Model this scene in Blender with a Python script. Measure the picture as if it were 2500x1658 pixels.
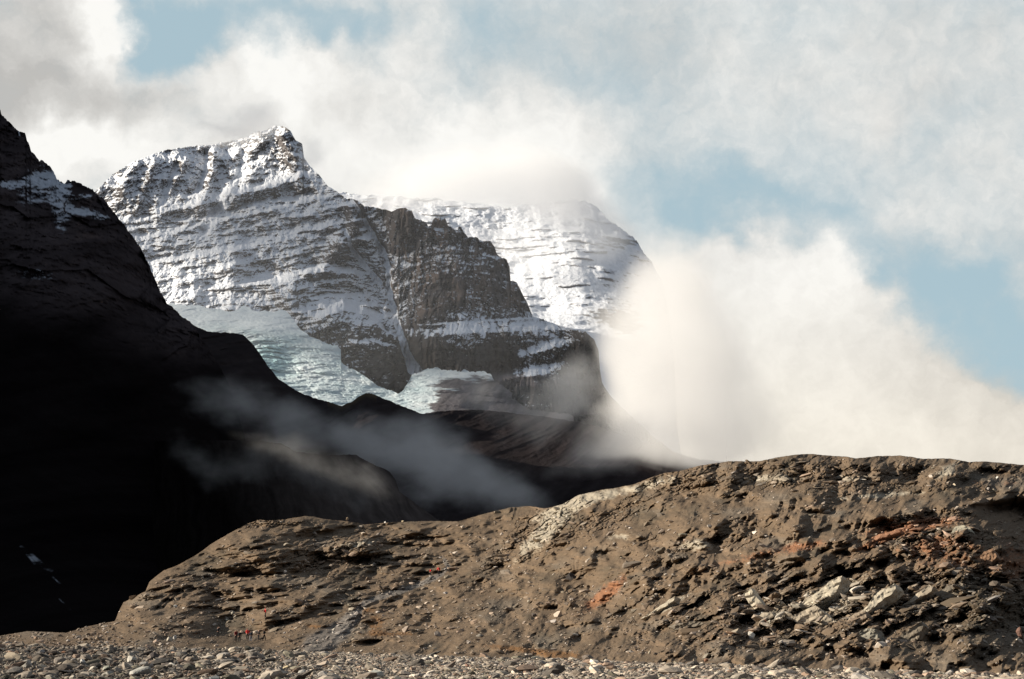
import bpy, math, random
import numpy as np
from math import radians as R
C = bpy.context.scene
for o in list(bpy.data.objects):
    bpy.data.objects.remove(o)
COL = C.collection

# ------------------------------------------------------------ camera, sky, sun, exposure
FP = 3965.0                       # focal length in photo pixels (photo 2500 wide)
HOR = 1500.0                      # photo row of the horizon
CAMZ = 2.5
PITCH = math.atan((HOR - 829.0) / FP)
cam_d = bpy.data.cameras.new('camera')
cam_d.sensor_width = 36.0
cam_d.lens = FP / 2500.0 * 36.0
cam_d.clip_start = 0.5
cam_d.clip_end = 60000.0
cam = bpy.data.objects.new('camera', cam_d)
cam.location = (0, 0, CAMZ)
cam.rotation_euler = (math.pi / 2 + PITCH, 0, 0)
COL.objects.link(cam)
C.camera = cam

C.view_settings.view_transform = 'Standard'
C.view_settings.look = 'None'
C.view_settings.gamma = 1.0
C.view_settings.exposure = 0.8

SUN_EL, SUN_AZ = 21.0, -90.0      # degrees; azimuth from the view axis, negative = left
sd = (math.sin(R(SUN_AZ)) * math.cos(R(SUN_EL)), math.cos(R(SUN_AZ)) * math.cos(R(SUN_EL)), math.sin(R(SUN_EL)))
sun_d = bpy.data.lights.new('sun', 'SUN')
sun_d.energy = 5.0
sun_d.angle = R(0.53)
sun_d.color = (1.0, 0.90, 0.76)
sun = bpy.data.objects.new('sun', sun_d)
from mathutils import Vector
sun.rotation_euler = Vector(sd).to_track_quat('Z', 'Y').to_euler()
sun.location = (-50, 0, 60)
COL.objects.link(sun)

cy = C.cycles
cy.max_bounces = 16
cy.diffuse_bounces = 2
cy.glossy_bounces = 1
cy.transparent_max_bounces = 8
cy.volume_bounces = 14
cy.volume_step_rate = 1.0
cy.volume_max_steps = 96
cy.use_denoising = True


def ray(px, py):
    cx = (np.asarray(px, dtype=np.float64) - 1250.0) / FP
    c2 = (829.0 - np.asarray(py, dtype=np.float64)) / FP
    return cx, math.cos(PITCH) - c2 * math.sin(PITCH), math.sin(PITCH) + c2 * math.cos(PITCH)


def at(px, py, Y):
    x, y, z = ray(px, py)
    return x / y * Y, Y + 0 * x, CAMZ + z / y * Y


def azel(px, py):
    x, y, z = ray(px, py)
    return math.degrees(math.atan2(x, y)), math.degrees(math.asin(z / math.sqrt(x * x + y * y + z * z)))


# node helper -------------------------------------------------------------------
class NT:
    def __init__(s, tree):
        s.t = tree; s.n = tree.nodes; s.l = tree.links

    def node(s, kind, **kw):
        n = s.n.new(kind)
        for k, v in kw.items():
            setattr(n, k, v)
        return n

    def put(s, sock, v):
        if hasattr(v, 'is_output') or isinstance(v, bpy.types.NodeSocket):
            s.l.new(v, sock)
        else:
            sock.default_value = v

    def m(s, op, a, b=None, c=None, clamp=False):
        n = s.node('ShaderNodeMath', operation=op, use_clamp=clamp)
        s.put(n.inputs[0], a)
        if b is not None: s.put(n.inputs[1], b)
        if c is not None: s.put(n.inputs[2], c)
        return n.outputs[0]

    def v(s, op, a, b=None, scale=None):
        n = s.node('ShaderNodeVectorMath', operation=op)
        s.put(n.inputs[0], a)
        if b is not None: s.put(n.inputs[1], b)
        if scale is not None: s.put(n.inputs[3], scale)
        return n.outputs[1] if op in ('LENGTH', 'DOT_PRODUCT', 'DISTANCE') else n.outputs[0]

    def smooth(s, x, lo, hi, a=0.0, b=1.0):
        n = s.node('ShaderNodeMapRange', interpolation_type='SMOOTHSTEP')
        s.put(n.inputs[0], x); s.put(n.inputs[1], lo); s.put(n.inputs[2], hi)
        s.put(n.inputs[3], a); s.put(n.inputs[4], b)
        return n.outputs[0]

    def noise(s, vec, scale, detail=4.0, rough=0.5, dist=0.0, color=False):
        n = s.node('ShaderNodeTexNoise')
        s.put(n.inputs['Vector'], vec)
        n.inputs['Scale'].default_value = scale
        n.inputs['Detail'].default_value = detail
        n.inputs['Roughness'].default_value = rough
        n.inputs['Distortion'].default_value = dist
        return n.outputs['Color'] if color else n.outputs[0]

    def mix(s, f, a, b, mode='MIX'):
        n = s.node('ShaderNodeMix', data_type='RGBA', blend_type=mode)
        s.put(n.inputs[0], f); s.put(n.inputs[6], a); s.put(n.inputs[7], b)
        return n.outputs[2]


def c4(r, g, b): return (r, g, b, 1.0)


# world: the sky texture with drifting cloud banks laid out by compass direction ----------
world = bpy.data.worlds.new('World')
C.world = world
world.use_nodes = True
W = NT(world.node_tree)
for n in list(W.n): W.n.remove(n)
sky = W.node('ShaderNodeTexSky', sky_type='NISHITA', sun_disc=False)
sky.sun_elevation = R(SUN_EL)
sky.sun_rotation = R(SUN_AZ)
sky.altitude = 2000.0
sky.air_density = 1.0
sky.dust_density = 1.2
tc = W.node('ShaderNodeTexCoord')
sep = W.node('ShaderNodeSeparateXYZ'); W.l.new(tc.outputs['Generated'], sep.inputs[0])
azn = W.m('MULTIPLY', W.m('ARCTAN2', sep.outputs[0], sep.outputs[1]), 57.2958)
eln = W.m('MULTIPLY', W.m('ARCSINE', sep.outputs[2]), 57.2958)
comb = W.node('ShaderNodeCombineXYZ'); W.put(comb.inputs[0], azn); W.put(comb.inputs[1], eln)
P0 = comb.outputs[0]
w1 = W.v('SCALE', W.v('SUBTRACT', W.noise(P0, 0.22, 3.0, 0.5, color=True), (0.5, 0.5, 0.5)), scale=5.0)
w2 = W.v('SCALE', W.v('SUBTRACT', W.noise(P0, 0.9, 5.0, 0.6, color=True), (0.5, 0.5, 0.5)), scale=1.6)
P1 = W.v('ADD', W.v('ADD', P0, w1), w2)
P1 = W.v('MULTIPLY', P1, (1, 1, 0))


def blobs(P, items):
    """sum of soft lobes; item = px, py, half width, half height (photo px), tilt deg, amplitude"""
    acc = None
    for (bx, by, hw, hh, rot, amp) in items:
        a, e = azel(bx, by)
        mp = W.node('ShaderNodeMapping', vector_type='TEXTURE')
        mp.inputs['Location'].default_value = (a, e, 0)
        mp.inputs['Rotation'].default_value = (0, 0, R(rot))
        k = 57.2958 / FP
        mp.inputs['Scale'].default_value = (hw * k, hh * k, 1)
        W.l.new(P, mp.inputs[0])
        d = W.v('LENGTH', mp.outputs[0])
        w = W.smooth(d, 0.25, 1.35, amp, 0.0)
        acc = w if acc is None else W.m('ADD', acc, w)
    return acc


COVER = [  # + cloud, - clear
    (60, 160, 330, 300, 0, .55), (230, 70, 110, 120, 20, .45), (400, 75, 130, 110, -20, -.95), (520, 40, 260, 100, 0, -.55),
    (560, 190, 130, 90, -30, .30), (720, 130, 130, 100, -35, .55), (600, 270, 330, 170, 0, .45),
    (150, 400, 380, 160, 0, .55), (950, 260, 280, 150, -10, .45), (1000, 40, 130, 110, -40, .28),
    (800, 20, 160, 60, 0, -.45), (1230, 120, 200, 120, -30, -.22), (1190, 290, 160, 60, -20, -.20),
    (1300, 400, 320, 170, -10, .55), (1000, 450, 500, 120, 0, .5),
    (1620, 460, 260, 110, -8, -.42), (1480, 200, 260, 110, 30, -.10), (1900, 520, 260, 100, -20, -.45),
    (1750, 150, 400, 160, -20, .12), (2250, 140, 330, 240, 0, .30), (2350, 480, 250, 110, 0, .25),
    (1700, 590, 150, 80, -30, .45), (1950, 680, 260, 130, -20, .65), (2240, 690, 180, 130, -30, -.60), (2400, 840, 220, 120, -35, -.65),
    (2330, 800, 70, 60, 0, .2),
    (1500, 800, 420, 260, 0, .6), (1950, 950, 480, 260, -20, .8), (2350, 1080, 420, 170, -10, .55), (1700, 1150, 700, 160, 0, .5),
]
SHADE = [  # - greyer, + brighter
    (30, 40, 160, 160, 0, -.55), (120, 210, 260, 90, 0, -.45), (330, 260, 220, 60, 0, -.25), (230, 60, 90, 80, 20, .45),
    (60, 370, 200, 90, 0, .35), (250, 380, 200, 80, 0, .2), (700, 150, 130, 90, -30, .3), (1000, 330, 330, 120, 0, .15),
    (1200, 440, 380, 120, 0, .25), (900, 240, 200, 60, -10, -.12),
    (1600, 850, 420, 240, 0, .1), (2350, 150, 300, 200, 0, -.18), (1500, 100, 300, 150, 0, -.25), (2450, 950, 260, 160, 0, -.2),
    (2300, 600, 260, 60, 0, -.1), (2000, 660, 180, 80, 0, .2),
]
fb = W.noise(P0, 0.42, 8.0, 0.62, dist=0.4)
fb2 = W.noise(P0, 0.16, 5.0, 0.55, dist=0.2)
cov = W.m('ADD', W.m('ADD', blobs(P1, COVER), 0.30), W.m('ADD', W.m('MULTIPLY', W.m('SUBTRACT', fb, 0.5), 0.75), W.m('MULTIPLY', W.m('SUBTRACT', fb2, 0.5), 0.7)))
fb3 = W.noise(W.v('ADD', P0, w2), 1.5, 7.0, 0.6, dist=0.3)
cov = W.m('ADD', cov, W.m('MULTIPLY', W.m('SUBTRACT', fb3, 0.5), 0.5))
cover = W.smooth(cov, -0.50, 0.98)
shd = W.m('ADD', W.m('ADD', blobs(P1, SHADE), 0.62), W.m('MULTIPLY', W.m('SUBTRACT', W.noise(P0, 0.30, 7.0, 0.55, dist=0.3), 0.5), 0.55))
shd = W.m('ADD', shd, W.m('MULTIPLY', W.m('SUBTRACT', cov, 0.5), 0.25), clamp=True)
shd = W.m('ADD', shd, W.m('MULTIPLY', W.m('SUBTRACT', fb3, 0.5), 0.35), clamp=True)
cloud_c = W.mix(shd, c4(.50, .49, .47), c4(.93, .92, .885))
# lower right the haze is warmer
warm = W.smooth(eln, 4.0, 14.0, 1.0, 0.0)
cloud_c = W.mix(warm, cloud_c, W.mix(1.0, cloud_c, c4(.95, .895, .81), 'MULTIPLY'))
skyc = W.mix(1.0, W.v('SCALE', sky.outputs[0], scale=0.085), c4(1.02, 1.12, .92), 'MULTIPLY')
skyc = W.mix(0.85, skyc, c4(.43, .57, .64))
front = W.mix(cover, skyc, cloud_c)
# away from the view: dim cloud added out of sight, to hold the fill light down
dist = W.v('LENGTH', W.v('MULTIPLY', W.v('SUBTRACT', P0, (0.0, 8.0, 0.0)), (1 / 44.0, 1 / 34.0, 0)))
away = W.smooth(dist, 0.8, 1.25)
fill_sky = W.mix(W.noise(P0, 0.05, 4.0), c4(.13, .15, .185), c4(.29, .335, .40))
final = W.mix(away, front, fill_sky)
bg = W.node('ShaderNodeBackground'); W.l.new(final, bg.inputs[0]); bg.inputs[1].default_value = 0.60
out = W.node('ShaderNodeOutputWorld'); W.l.new(bg.outputs[0], out.inputs[0])
world.cycles.sampling_method = 'MANUAL'
world.cycles.sample_map_resolution = 1024

# ------------------------------------------------------------ numeric noise
_rng = np.random.RandomState(7)
_PERM = _rng.permutation(1024).astype(np.int32)
_PERM = np.concatenate([_PERM, _PERM, _PERM])
_ga = _rng.rand(1024) * 2 * math.pi
_GX = np.cos(_ga).astype(np.float32); _GY = np.sin(_ga).astype(np.float32)


def perlin(x, y, seed=0):
    x = np.asarray(x, dtype=np.float32) + seed * 17.37; y = np.asarray(y, dtype=np.float32) + seed * 5.91
    xf = np.floor(x); yf = np.floor(y)
    xi = xf.astype(np.int32) & 1023; yi = yf.astype(np.int32) & 1023
    fx = x - xf; fy = y - yf
    u = fx * fx * fx * (fx * (fx * 6 - 15) + 10); v = fy * fy * fy * (fy * (fy * 6 - 15) + 10)
    x1 = (xi + 1) & 1023; y1 = (yi + 1) & 1023
    a = _PERM[xi]; b = _PERM[x1]
    h = _PERM[a + yi]; n00 = _GX[h] * fx + _GY[h] * fy
    h = _PERM[b + yi]; n10 = _GX[h] * (fx - 1) + _GY[h] * fy
    h = _PERM[a + y1]; n01 = _GX[h] * fx + _GY[h] * (fy - 1)
    h = _PERM[b + y1]; n11 = _GX[h] * (fx - 1) + _GY[h] * (fy - 1)
    nx0 = n00 + u * (n10 - n00); nx1 = n01 + u * (n11 - n01)
    return (nx0 + v * (nx1 - nx0)) * 1.5


def fbm(x, y, oct=5, lac=2.03, gain=0.5, seed=0):
    a = 1.0; s = 0.0; t = 0.0
    for k in range(oct):
        s = s + a * perlin(x, y, seed + k); t += a
        x = x * lac; y = y * lac; a *= gain
    return s / t


def ridged(x, y, oct=5, lac=2.03, gain=0.5, seed=0):
    a = 1.0; s = 0.0; t = 0.0
    for k in range(oct):
        s = s + a * (1.0 - np.abs(perlin(x, y, seed + k)) * 2.0); t += a
        x = x * lac; y = y * lac; a *= gain
    return s / t


def worley(x, y, seed=0):
    """F1, F2 and a random value of the nearest cell"""
    x = np.asarray(x, np.float32); y = np.asarray(y, np.float32)
    xf = np.floor(x); yf = np.floor(y)
    f1 = np.full(x.shape, 9, np.float32); f2 = f1.copy(); cid = np.zeros(x.shape, np.float32)
    for dx in (-1, 0, 1):
        for dy in (-1, 0, 1):
            cx_ = (xf + dx).astype(np.int32); cy_ = (yf + dy).astype(np.int32)
            h = _PERM[_PERM[(cx_ + seed * 13) & 1023] + (cy_ & 1023)]
            jx = (h * 37 % 1024) / 1024.0; jy = (h * 91 % 1024) / 1024.0
            d = np.hypot(cx_ + jx - x, cy_ + jy - y).astype(np.float32)
            nb = d < f1
            f2 = np.where(nb, f1, np.minimum(f2, d)); cid = np.where(nb, h / 1024.0, cid); f1 = np.where(nb, d, f1)
    return f1, f2, cid


def sst(lo, hi, x):
    t = np.clip((x - lo) / (hi - lo), 0, 1)
    return t * t * (3 - 2 * t)


def tps(ctrl):
    """thin plate spline through (px, py, value)"""
    c = np.array(ctrl, dtype=np.float64)
    p = c[:, :2] / 500.0; n = len(c)
    d = np.sqrt(((p[:, None] - p[None]) ** 2).sum(-1))
    K = np.where(d > 0, d * d * np.log(np.maximum(d, 1e-9)), 0) + np.eye(n) * 1e-3
    Pm = np.hstack([np.ones((n, 1)), p])
    A = np.zeros((n + 3, n + 3)); A[:n, :n] = K; A[:n, n:] = Pm; A[n:, :n] = Pm.T
    sol = np.linalg.solve(A, np.concatenate([c[:, 2], np.zeros(3)]))

    def f(px, py):
        X = np.asarray(px, np.float32) / 500.0; Z = np.asarray(py, np.float32) / 500.0
        o = sol[n] + sol[n + 1] * X + sol[n + 2] * Z
        for i in range(n):
            r2 = (X - np.float32(p[i, 0])) ** 2 + (Z - np.float32(p[i, 1])) ** 2
            o = o + np.float32(sol[i] * 0.5) * r2 * np.log(np.maximum(r2, 1e-9))
        return o
    return f


def poly(pts):
    a = np.array(pts, dtype=float)
    return lambda x: np.interp(x, a[:, 0], a[:, 1])


def segdist(PX, PY, pts):
    """distance in photo px to a polyline, and how far along it (0..1)"""
    best = np.full(PX.shape, 1e9, np.float32); tt = np.zeros(PX.shape, np.float32)
    n = len(pts) - 1
    for i in range(n):
        (x0, y0), (x1, y1) = pts[i], pts[i + 1]
        dx, dy = x1 - x0, y1 - y0
        t = np.clip(((PX - x0) * dx + (PY - y0) * dy) / (dx * dx + dy * dy), 0, 1)
        d = np.hypot(PX - x0 - t * dx, PY - y0 - t * dy)
        m = d < best
        best = np.where(m, d, best); tt = np.where(m, (i + t) / n, tt)
    return best, tt


def lump(PX, PY, cx_, cy_, sx, sy, rot=0.0):
    a = R(rot); dx = PX - cx_; dy = PY - cy_
    u = (dx * math.cos(a) + dy * math.sin(a)) / sx; v = (-dx * math.sin(a) + dy * math.cos(a)) / sy
    return np.exp(-(u * u + v * v))


# ------------------------------------------------------------ mesh from arrays
def grid_mesh(name, X, Y, Z, mat, color=None, smooth=True):
    ny, nx = X.shape
    co = np.empty((ny * nx, 3), np.float32)
    co[:, 0] = X.ravel(); co[:, 1] = Y.ravel(); co[:, 2] = Z.ravel()
    idx = np.arange(ny * nx, dtype=np.int32).reshape(ny, nx)
    q = np.stack([idx[:-1, :-1], idx[1:, :-1], idx[1:, 1:], idx[:-1, 1:]], -1).reshape(-1, 4)
    return raw_mesh(name, co, q, mat, color, smooth)


def raw_mesh(name, co, faces, mat, color=None, smooth=True):
    k = faces.shape[1]
    me = bpy.data.meshes.new(name)
    me.vertices.add(len(co)); me.vertices.foreach_set('co', np.ascontiguousarray(co, np.float32).ravel())
    me.loops.add(faces.size); me.loops.foreach_set('vertex_index', np.ascontiguousarray(faces, np.int32).ravel())
    me.polygons.add(len(faces))
    me.polygons.foreach_set('loop_start', np.arange(0, faces.size, k, dtype=np.int32))
    me.polygons.foreach_set('use_smooth', np.full(len(faces), smooth, dtype=bool))
    if color is not None:
        at_ = me.attributes.new('Col', 'FLOAT_COLOR', 'POINT')
        c = np.ones((len(co), 4), np.float32); c[:, :3] = color.reshape(-1, 3)
        at_.data.foreach_set('color', c.ravel())
    me.update(calc_edges=True)
    o = bpy.data.objects.new(name, me)
    if mat: me.materials.append(mat)
    COL.objects.link(o)
    return o


def tag(o, label=None, cat=None, group=None, kind=None):
    if label: o['label'] = label
    if cat: o['category'] = cat
    if group: o['group'] = group
    if kind: o['kind'] = kind
    return o


def normals(X, Y, Z):
    du = [np.gradient(a, axis=1) for a in (X, Y, Z)]
    dv = [np.gradient(a, axis=0) for a in (X, Y, Z)]
    nx_ = du[1] * dv[2] - du[2] * dv[1]; ny_ = du[2] * dv[0] - du[0] * dv[2]; nz_ = du[0] * dv[1] - du[1] * dv[0]
    l = np.sqrt(nx_ ** 2 + ny_ ** 2 + nz_ ** 2) + 1e-12
    s = np.where(ny_ > 0, -1.0, 1.0)            # towards the viewer side
    return nx_ / l * s, ny_ / l * s, nz_ / l * s


def backslope(X, Y, Z, color, n=8, drop=0.9, step=60.0):
    """rows behind the crest so a mountain has a far side"""
    Xs, Ys, Zs, Cs = [], [], [], []
    for k in range(n, 0, -1):
        d = step * k ** 1.6
        Xs.append(X[0]); Ys.append(Y[0] + d); Zs.append(np.maximum(Z[0] - d * drop, -60.0)); Cs.append(color[0])
    return (np.vstack([Xs, X]), np.vstack([Ys, Y]), np.vstack([Zs, Z]), np.concatenate([np.array(Cs), color], 0))


def surf_mat(name, var=0.25, scale=0.05, bump=0.6, bscale=0.2, bdist=2.0, rough=0.95, spec=0.1):
    m = bpy.data.materials.new(name); m.use_nodes = True
    T = NT(m.node_tree); b = T.n['Principled BSDF']
    at_ = T.node('ShaderNodeAttribute', attribute_name='Col')
    geo = T.node('ShaderNodeNewGeometry')
    pos = geo.outputs['Position']
    nz_ = T.noise(pos, scale, 6.0, 0.62)
    f = T.m('ADD', T.m('MULTIPLY', T.m('SUBTRACT', nz_, 0.5), 2 * var), 1.0)
    colr = T.v('SCALE', at_.outputs['Color'], scale=f)
    T.l.new(colr, b.inputs['Base Color'])
    b.inputs['Roughness'].default_value = rough
    b.inputs['Specular IOR Level'].default_value = spec
    if bump:
        bn = T.node('ShaderNodeBump'); bn.inputs['Strength'].default_value = bump; bn.inputs['Distance'].default_value = bdist
        T.l.new(T.noise(pos, bscale, 6.0, 0.6), bn.inputs['Height']); T.l.new(bn.outputs[0], b.inputs['Normal'])
    return m
# ------------------------------------------------------------ the far peaks
def layer_grid(px0, px1, nx, top, bot, ny, jag=0.0, jseed=3, tpow=1.0):
    px = np.linspace(px0, px1, nx)
    t = np.linspace(0, 1, ny)[:, None] ** tpow
    tp = top(px)
    if jag:
        tp = tp + jag * (fbm(px / 22.0, px * 0, 5, gain=0.6, seed=jseed) + 0.5 * np.abs(perlin(px / 7.0, px * 0, jseed + 9)))
    bt = np.maximum(bot(px), tp + 2)
    PX = np.broadcast_to(px, (ny, nx)).astype(np.float32)
    kk = max(3, int(150 / (px1 - px0) * nx)) | 1
    pad = np.pad(tp, kk, mode='edge'); w_ = np.hanning(2 * kk + 1); w_ /= w_.sum()
    sm = np.convolve(pad, w_, 'valid')
    dd = np.clip(tp - sm, -(bt - sm) / 6.0, (bt - sm) / 6.0)
    sm = tp - dd
    PY = (sm + (bt - sm) * t + dd * (1 - t) ** 5).astype(np.float32)
    return PX, PY


mat_mtn = surf_mat('snow_dusted_rock', var=0.22, scale=0.03, bump=0.8, bscale=0.06, bdist=9.0)
SNOW = np.array([.84, .87, .92])

# --- main peak
m_top = poly([(120, 560), (200, 490), (245, 455), (275, 425), (330, 392), (400, 367), (470, 356), (520, 352), (560, 345), (600, 334), (625, 322),
    (650, 316), (670, 306), (690, 308), (710, 318), (722, 342), (738, 352), (742, 384), (752, 398), (770, 418), (800, 452), (845, 484), (868, 486),
    (891, 503), (933, 509), (956, 515), (967, 511), (990, 507), (1006, 515), (1013, 532), (1040, 542), (1046, 553), (1054, 549), (1056, 537),
    (1063, 530), (1086, 532), (1094, 549), (1111, 559), (1117, 568), (1119, 553), (1126, 553), (1132, 565), (1143, 580), (1163, 578), (1178, 588),
    (1197, 588), (1208, 603), (1214, 622), (1236, 633), (1244, 650), (1246, 683), (1262, 690), (1274, 714), (1289, 744), (1300, 771), (1319, 777),
    (1365, 794), (1404, 804), (1430, 810), (1451, 829), (1461, 855), (1465, 905), (1470, 935), (1490, 965), (1530, 1005), (1600, 1070), (1700, 1140)])
m_bot = poly([(120, 860), (600, 960), (800, 1030), (1100, 1060), (1468, 1090), (1700, 1160)])
PX, PY = layer_grid(120, 1700, 1380, m_top, m_bot, 640, jag=5.0, jseed=11)
yb = tps([(120, 600, 5900), (245, 455, 5950), (400, 365, 6050), (560, 345, 6150), (690, 308, 6000), (748, 385, 5850), (845, 484, 5480),
    (250, 620, 5500), (380, 520, 5700), (520, 500, 5700), (650, 450, 5700), (400, 640, 5350), (520, 620, 5330), (700, 580, 5330), (420, 745, 5000), (620, 740, 4950), (720, 690, 5020),
    (870, 560, 5270), (850, 640, 5080), (850, 715, 4930), (720, 790, 4760), (820, 790, 4620), (900, 810, 4600), (850, 870, 4480), (950, 930, 4380), (780, 850, 4600),
    (935, 600, 5260), (950, 680, 5130), (965, 760, 4990), (1005, 880, 4700), (930, 520, 5330),
    (990, 512, 5120), (1063, 540, 5110), (1163, 585, 5060), (1240, 650, 5060), (1050, 650, 4930), (1010, 770, 4700), (1150, 770, 4620), (1285, 760, 4780), (1200, 680, 4890),
    (1100, 812, 4480), (1300, 806, 4500), (1420, 822, 4500), (1030, 860, 4450), (1200, 870, 4420), (1370, 860, 4430), (1455, 890, 4600), (1150, 940, 4360), (1400, 980, 4340),
    (700, 1000, 4250), (1000, 1010, 4200), (1300, 1040, 4200), (1600, 1060, 4300), (1700, 1090, 4350), (300, 850, 4700)])
Y = yb(PX, PY)
x0, _, z0 = at(PX, PY, Y); x0 = x0.astype(np.float32); z0 = z0.astype(np.float32)
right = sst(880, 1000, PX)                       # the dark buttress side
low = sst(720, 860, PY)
tilt = 0.20 * (1 - right) - 0.03 * right
warp = 26 * fbm(x0 / 260, z0 / 200, 4, seed=21)
s = z0 - tilt * x0 + warp
amp = 0.75 + 0.5 * fbm(x0 / 200, z0 / 120, 3, seed=25)
def terr(s, p, k, lo=.55):
    f = s / p - np.floor(s / p)
    return p * k * (sst(lo, 1.0, f) - f)
m1 = sst(-.25, .35, fbm(x0 / 150, z0 / 50, 4, seed=26)); m2 = sst(-.2, .35, fbm(x0 / 90, z0 / 30, 4, seed=27)); m3 = sst(-.1, .4, fbm(x0 / 50, z0 / 20, 4, seed=28))
upr = 1 - .65 * (1 - sst(430, 520, PY + .12 * (PX - 500)))
m1 = m1 * upr; m2 = m2 * upr; m3 = m3 * upr
Y = Y + terr(s, 96, .75) * m1 * (1 - .5 * right) + terr(s + 16 * fbm(x0 / 60, z0 / 60, 3, seed=5), 37, 0.55) * m2 * (1 - .6 * right) + terr(s + 8 * fbm(x0 / 30, z0 / 30, 2, seed=8), 15, .5) * m3 * (1 - .6 * right)
Y = Y - 34 * ridged(x0 / 85 + .3 * z0 / 85, z0 / 110, 5, gain=.6, seed=29) * (1 - .6 * right)
# explicit ledges: line, set back, width px, px range
def ledge(Y, pts, dY, w, x_lo, x_hi, jag=6, seed=0):
    ln = poly(pts)(PX[0])[None, :] + jag * fbm(PX / 30, PY * 0 + seed, 4, seed=seed)
    fade = sst(x_lo, x_lo + 60, PX) * (1 - sst(x_hi - 60, x_hi, PX))
    up_ = np.maximum(ln - PY - w, 0)
    return Y + dY * sst(0, w, ln - PY) * fade * np.exp(-(up_ / 110.0) ** 1.5), fade * sst(-1, 3, ln - PY) * (1 - sst(w * .8, w * 1.3, ln - PY))
LED = np.zeros_like(Y)
for a in [([(985, 826), (1030, 828), (1120, 816), (1260, 812), (1400, 806), (1470, 815)], 120, 26, 950, 1500, 5, 1),
          ([(980, 800), (1100, 792), (1300, 780), (1330, 780)], 50, 6, 980, 1420, 3, 2),
          ([(700, 802), (735, 772), (770, 778), (840, 760), (900, 770), (930, 790)], 150, 26, 705, 960, 9, 3),
          ([(590, 706), (700, 690), (790, 664), (868, 668), (900, 690)], 120, 22, 560, 905, 8, 4),
          ([(740, 742), (800, 728), (880, 724), (930, 735)], 60, 12, 745, 935, 8, 6),
          ([(250, 560), (420, 520), (620, 465), (790, 425)], 60, 18, 180, 800, 16, 7),
          ([(250, 610), (430, 570), (640, 520), (830, 478)], 60, 13, 180, 835, 8, 8),
          ([(250, 660), (420, 640), (640, 600), (760, 575)], 70, 16, 180, 770, 8, 9),
          ([(960, 655), (1010, 650), (1040, 645)], 50, 8, 960, 1050, 5, 10),
          ([(990, 722), (1025, 712), (1035, 730)], 60, 12, 988, 1040, 3, 11),
          ([(1180, 625), (1240, 640)], 30, 6, 1150, 1245, 5, 12),
          ([(1120, 650), (1170, 640)], 40, 8, 1120, 1180, 4, 14),
          ([(1230, 880), (1300, 868), (1350, 850), (1400, 842)], 130, 24, 1235, 1420, 6, 13),
          ([(800, 850), (850, 842), (910, 838), (980, 860)], 60, 14, 800, 1000, 5, 15),
          ([(1170, 945), (1250, 925), (1400, 905), (1440, 900)], 150, 26, 1160, 1440, 4, 16)]:
    Y, f_ = ledge(Y, *a); LED = np.maximum(LED, f_)
# vertical fluting of the cliffs, broken blocks
cl = np.clip(right + low * 0.6 + 0.25, 0, 1)
fl = ridged(x0 / 46, z0 / 260, 4, seed=31) + .5 * ridged(x0 / 17, z0 / 90, 3, seed=35)
Y = Y - (17 + 16 * right) * fl * cl
f1, f2, cid = worley(x0 / 36 + .6 * fbm(x0 / 40, z0 / 60, 4), z0 / 170 + .5 * fbm(x0 / 30, z0 / 50, 3), 3)
Y = Y - (cid - .5) * 34 * cl + 22 * (1 - sst(0, .2, f2 - f1)) * cl
f1, f2, cid = worley(x0 / 13 + .7 * fbm(x0 / 20, z0 / 20, 3), z0 / 42 + .6 * fbm(x0 / 20, z0 / 20, 3, seed=4), 5)
Y = Y - (cid - .5) * 9 * (.4 + cl)
# ribs of the snowy face: run down to the left
ribd = (x0 + 0.45 * z0)
Y = Y - 42 * ridged(ribd / 120, z0 / 500, 3, seed=41) * (1 - right) * (1 - low) - 11 * fbm(x0 / 26, z0 / 26, 5, gain=.6, seed=44)
Y = Y - 30 * ridged(x0 / 190, z0 / 150, 4, seed=47)
# dark ribs under the summit ridge
RIB = np.zeros_like(Y)
for pts, a, w in [([(330, 400), (300, 460), (285, 500)], 40, 14), ([(380, 395), (345, 470), (330, 520)], 40, 10), ([(620, 420), (590, 470), (560, 500)], 45, 16), ([(560, 470), (480, 490), (380, 510)], 50, 16), ([(700, 440), (640, 465), (580, 480)], 45, 12),([(525, 372), (518, 420), (490, 500)], 75, 12), ([(560, 400), (575, 440), (560, 470)], 45, 16), ([(455, 390), (430, 440), (415, 470)], 35, 7),
               ([(690, 330), (715, 400), (735, 450)], 60, 22), ([(640, 330), (610, 380)], 40, 16), ([(865, 487), (860, 560), (800, 640)], 70, 22),
               ([(965, 520), (975, 590)], 60, 18), ([(990, 510), (1000, 560)], 50, 14)]:
    d, _t = segdist(PX + 9 * fbm(PX / 22, PY / 22, 3, seed=17), PY + 9 * fbm(PX / 22, PY / 22, 3, seed=18), pts); Y = Y - 1.3 * a * np.exp(-(d / w) ** 2); RIB = np.maximum(RIB, np.exp(-(d / w / 1.1) ** 2))
# couloirs
GUL = np.zeros_like(Y)
for pts, a, w in [([(858, 488), (880, 520), (912, 575), (940, 622), (948, 660), (949, 700), (955, 735), (965, 775), (975, 810), (990, 850), (1005, 905)], 70, 7),
               ([(905, 770), (935, 800), (965, 815)], 30, 5), ([(842, 560), (860, 610), (900, 660), (925, 690)], 30, 6),
               ([(505, 370), (500, 420), (470, 500)], 35, 6), ([(430, 400), (415, 450), (385, 520)], 25, 5), ([(600, 380), (560, 480), (500, 560)], 30, 12),
               ([(990, 850), (1020, 900), (1030, 925)], 20, 8)]:
    wob = 5 * fbm(PX / 25, PY / 25, 3, seed=int(w))
    d, _t = segdist(PX + wob, PY, pts)
    Y = Y + a * np.exp(-(d / (w * 1.6)) ** 2); GUL = np.maximum(GUL, (d < w * (.6 + .8 * _t)).astype(np.float32) * 1.0)
X, Yw, Z = at(PX, PY, Y)
nX, nY, nZ = normals(X, Yw, Z)
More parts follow.
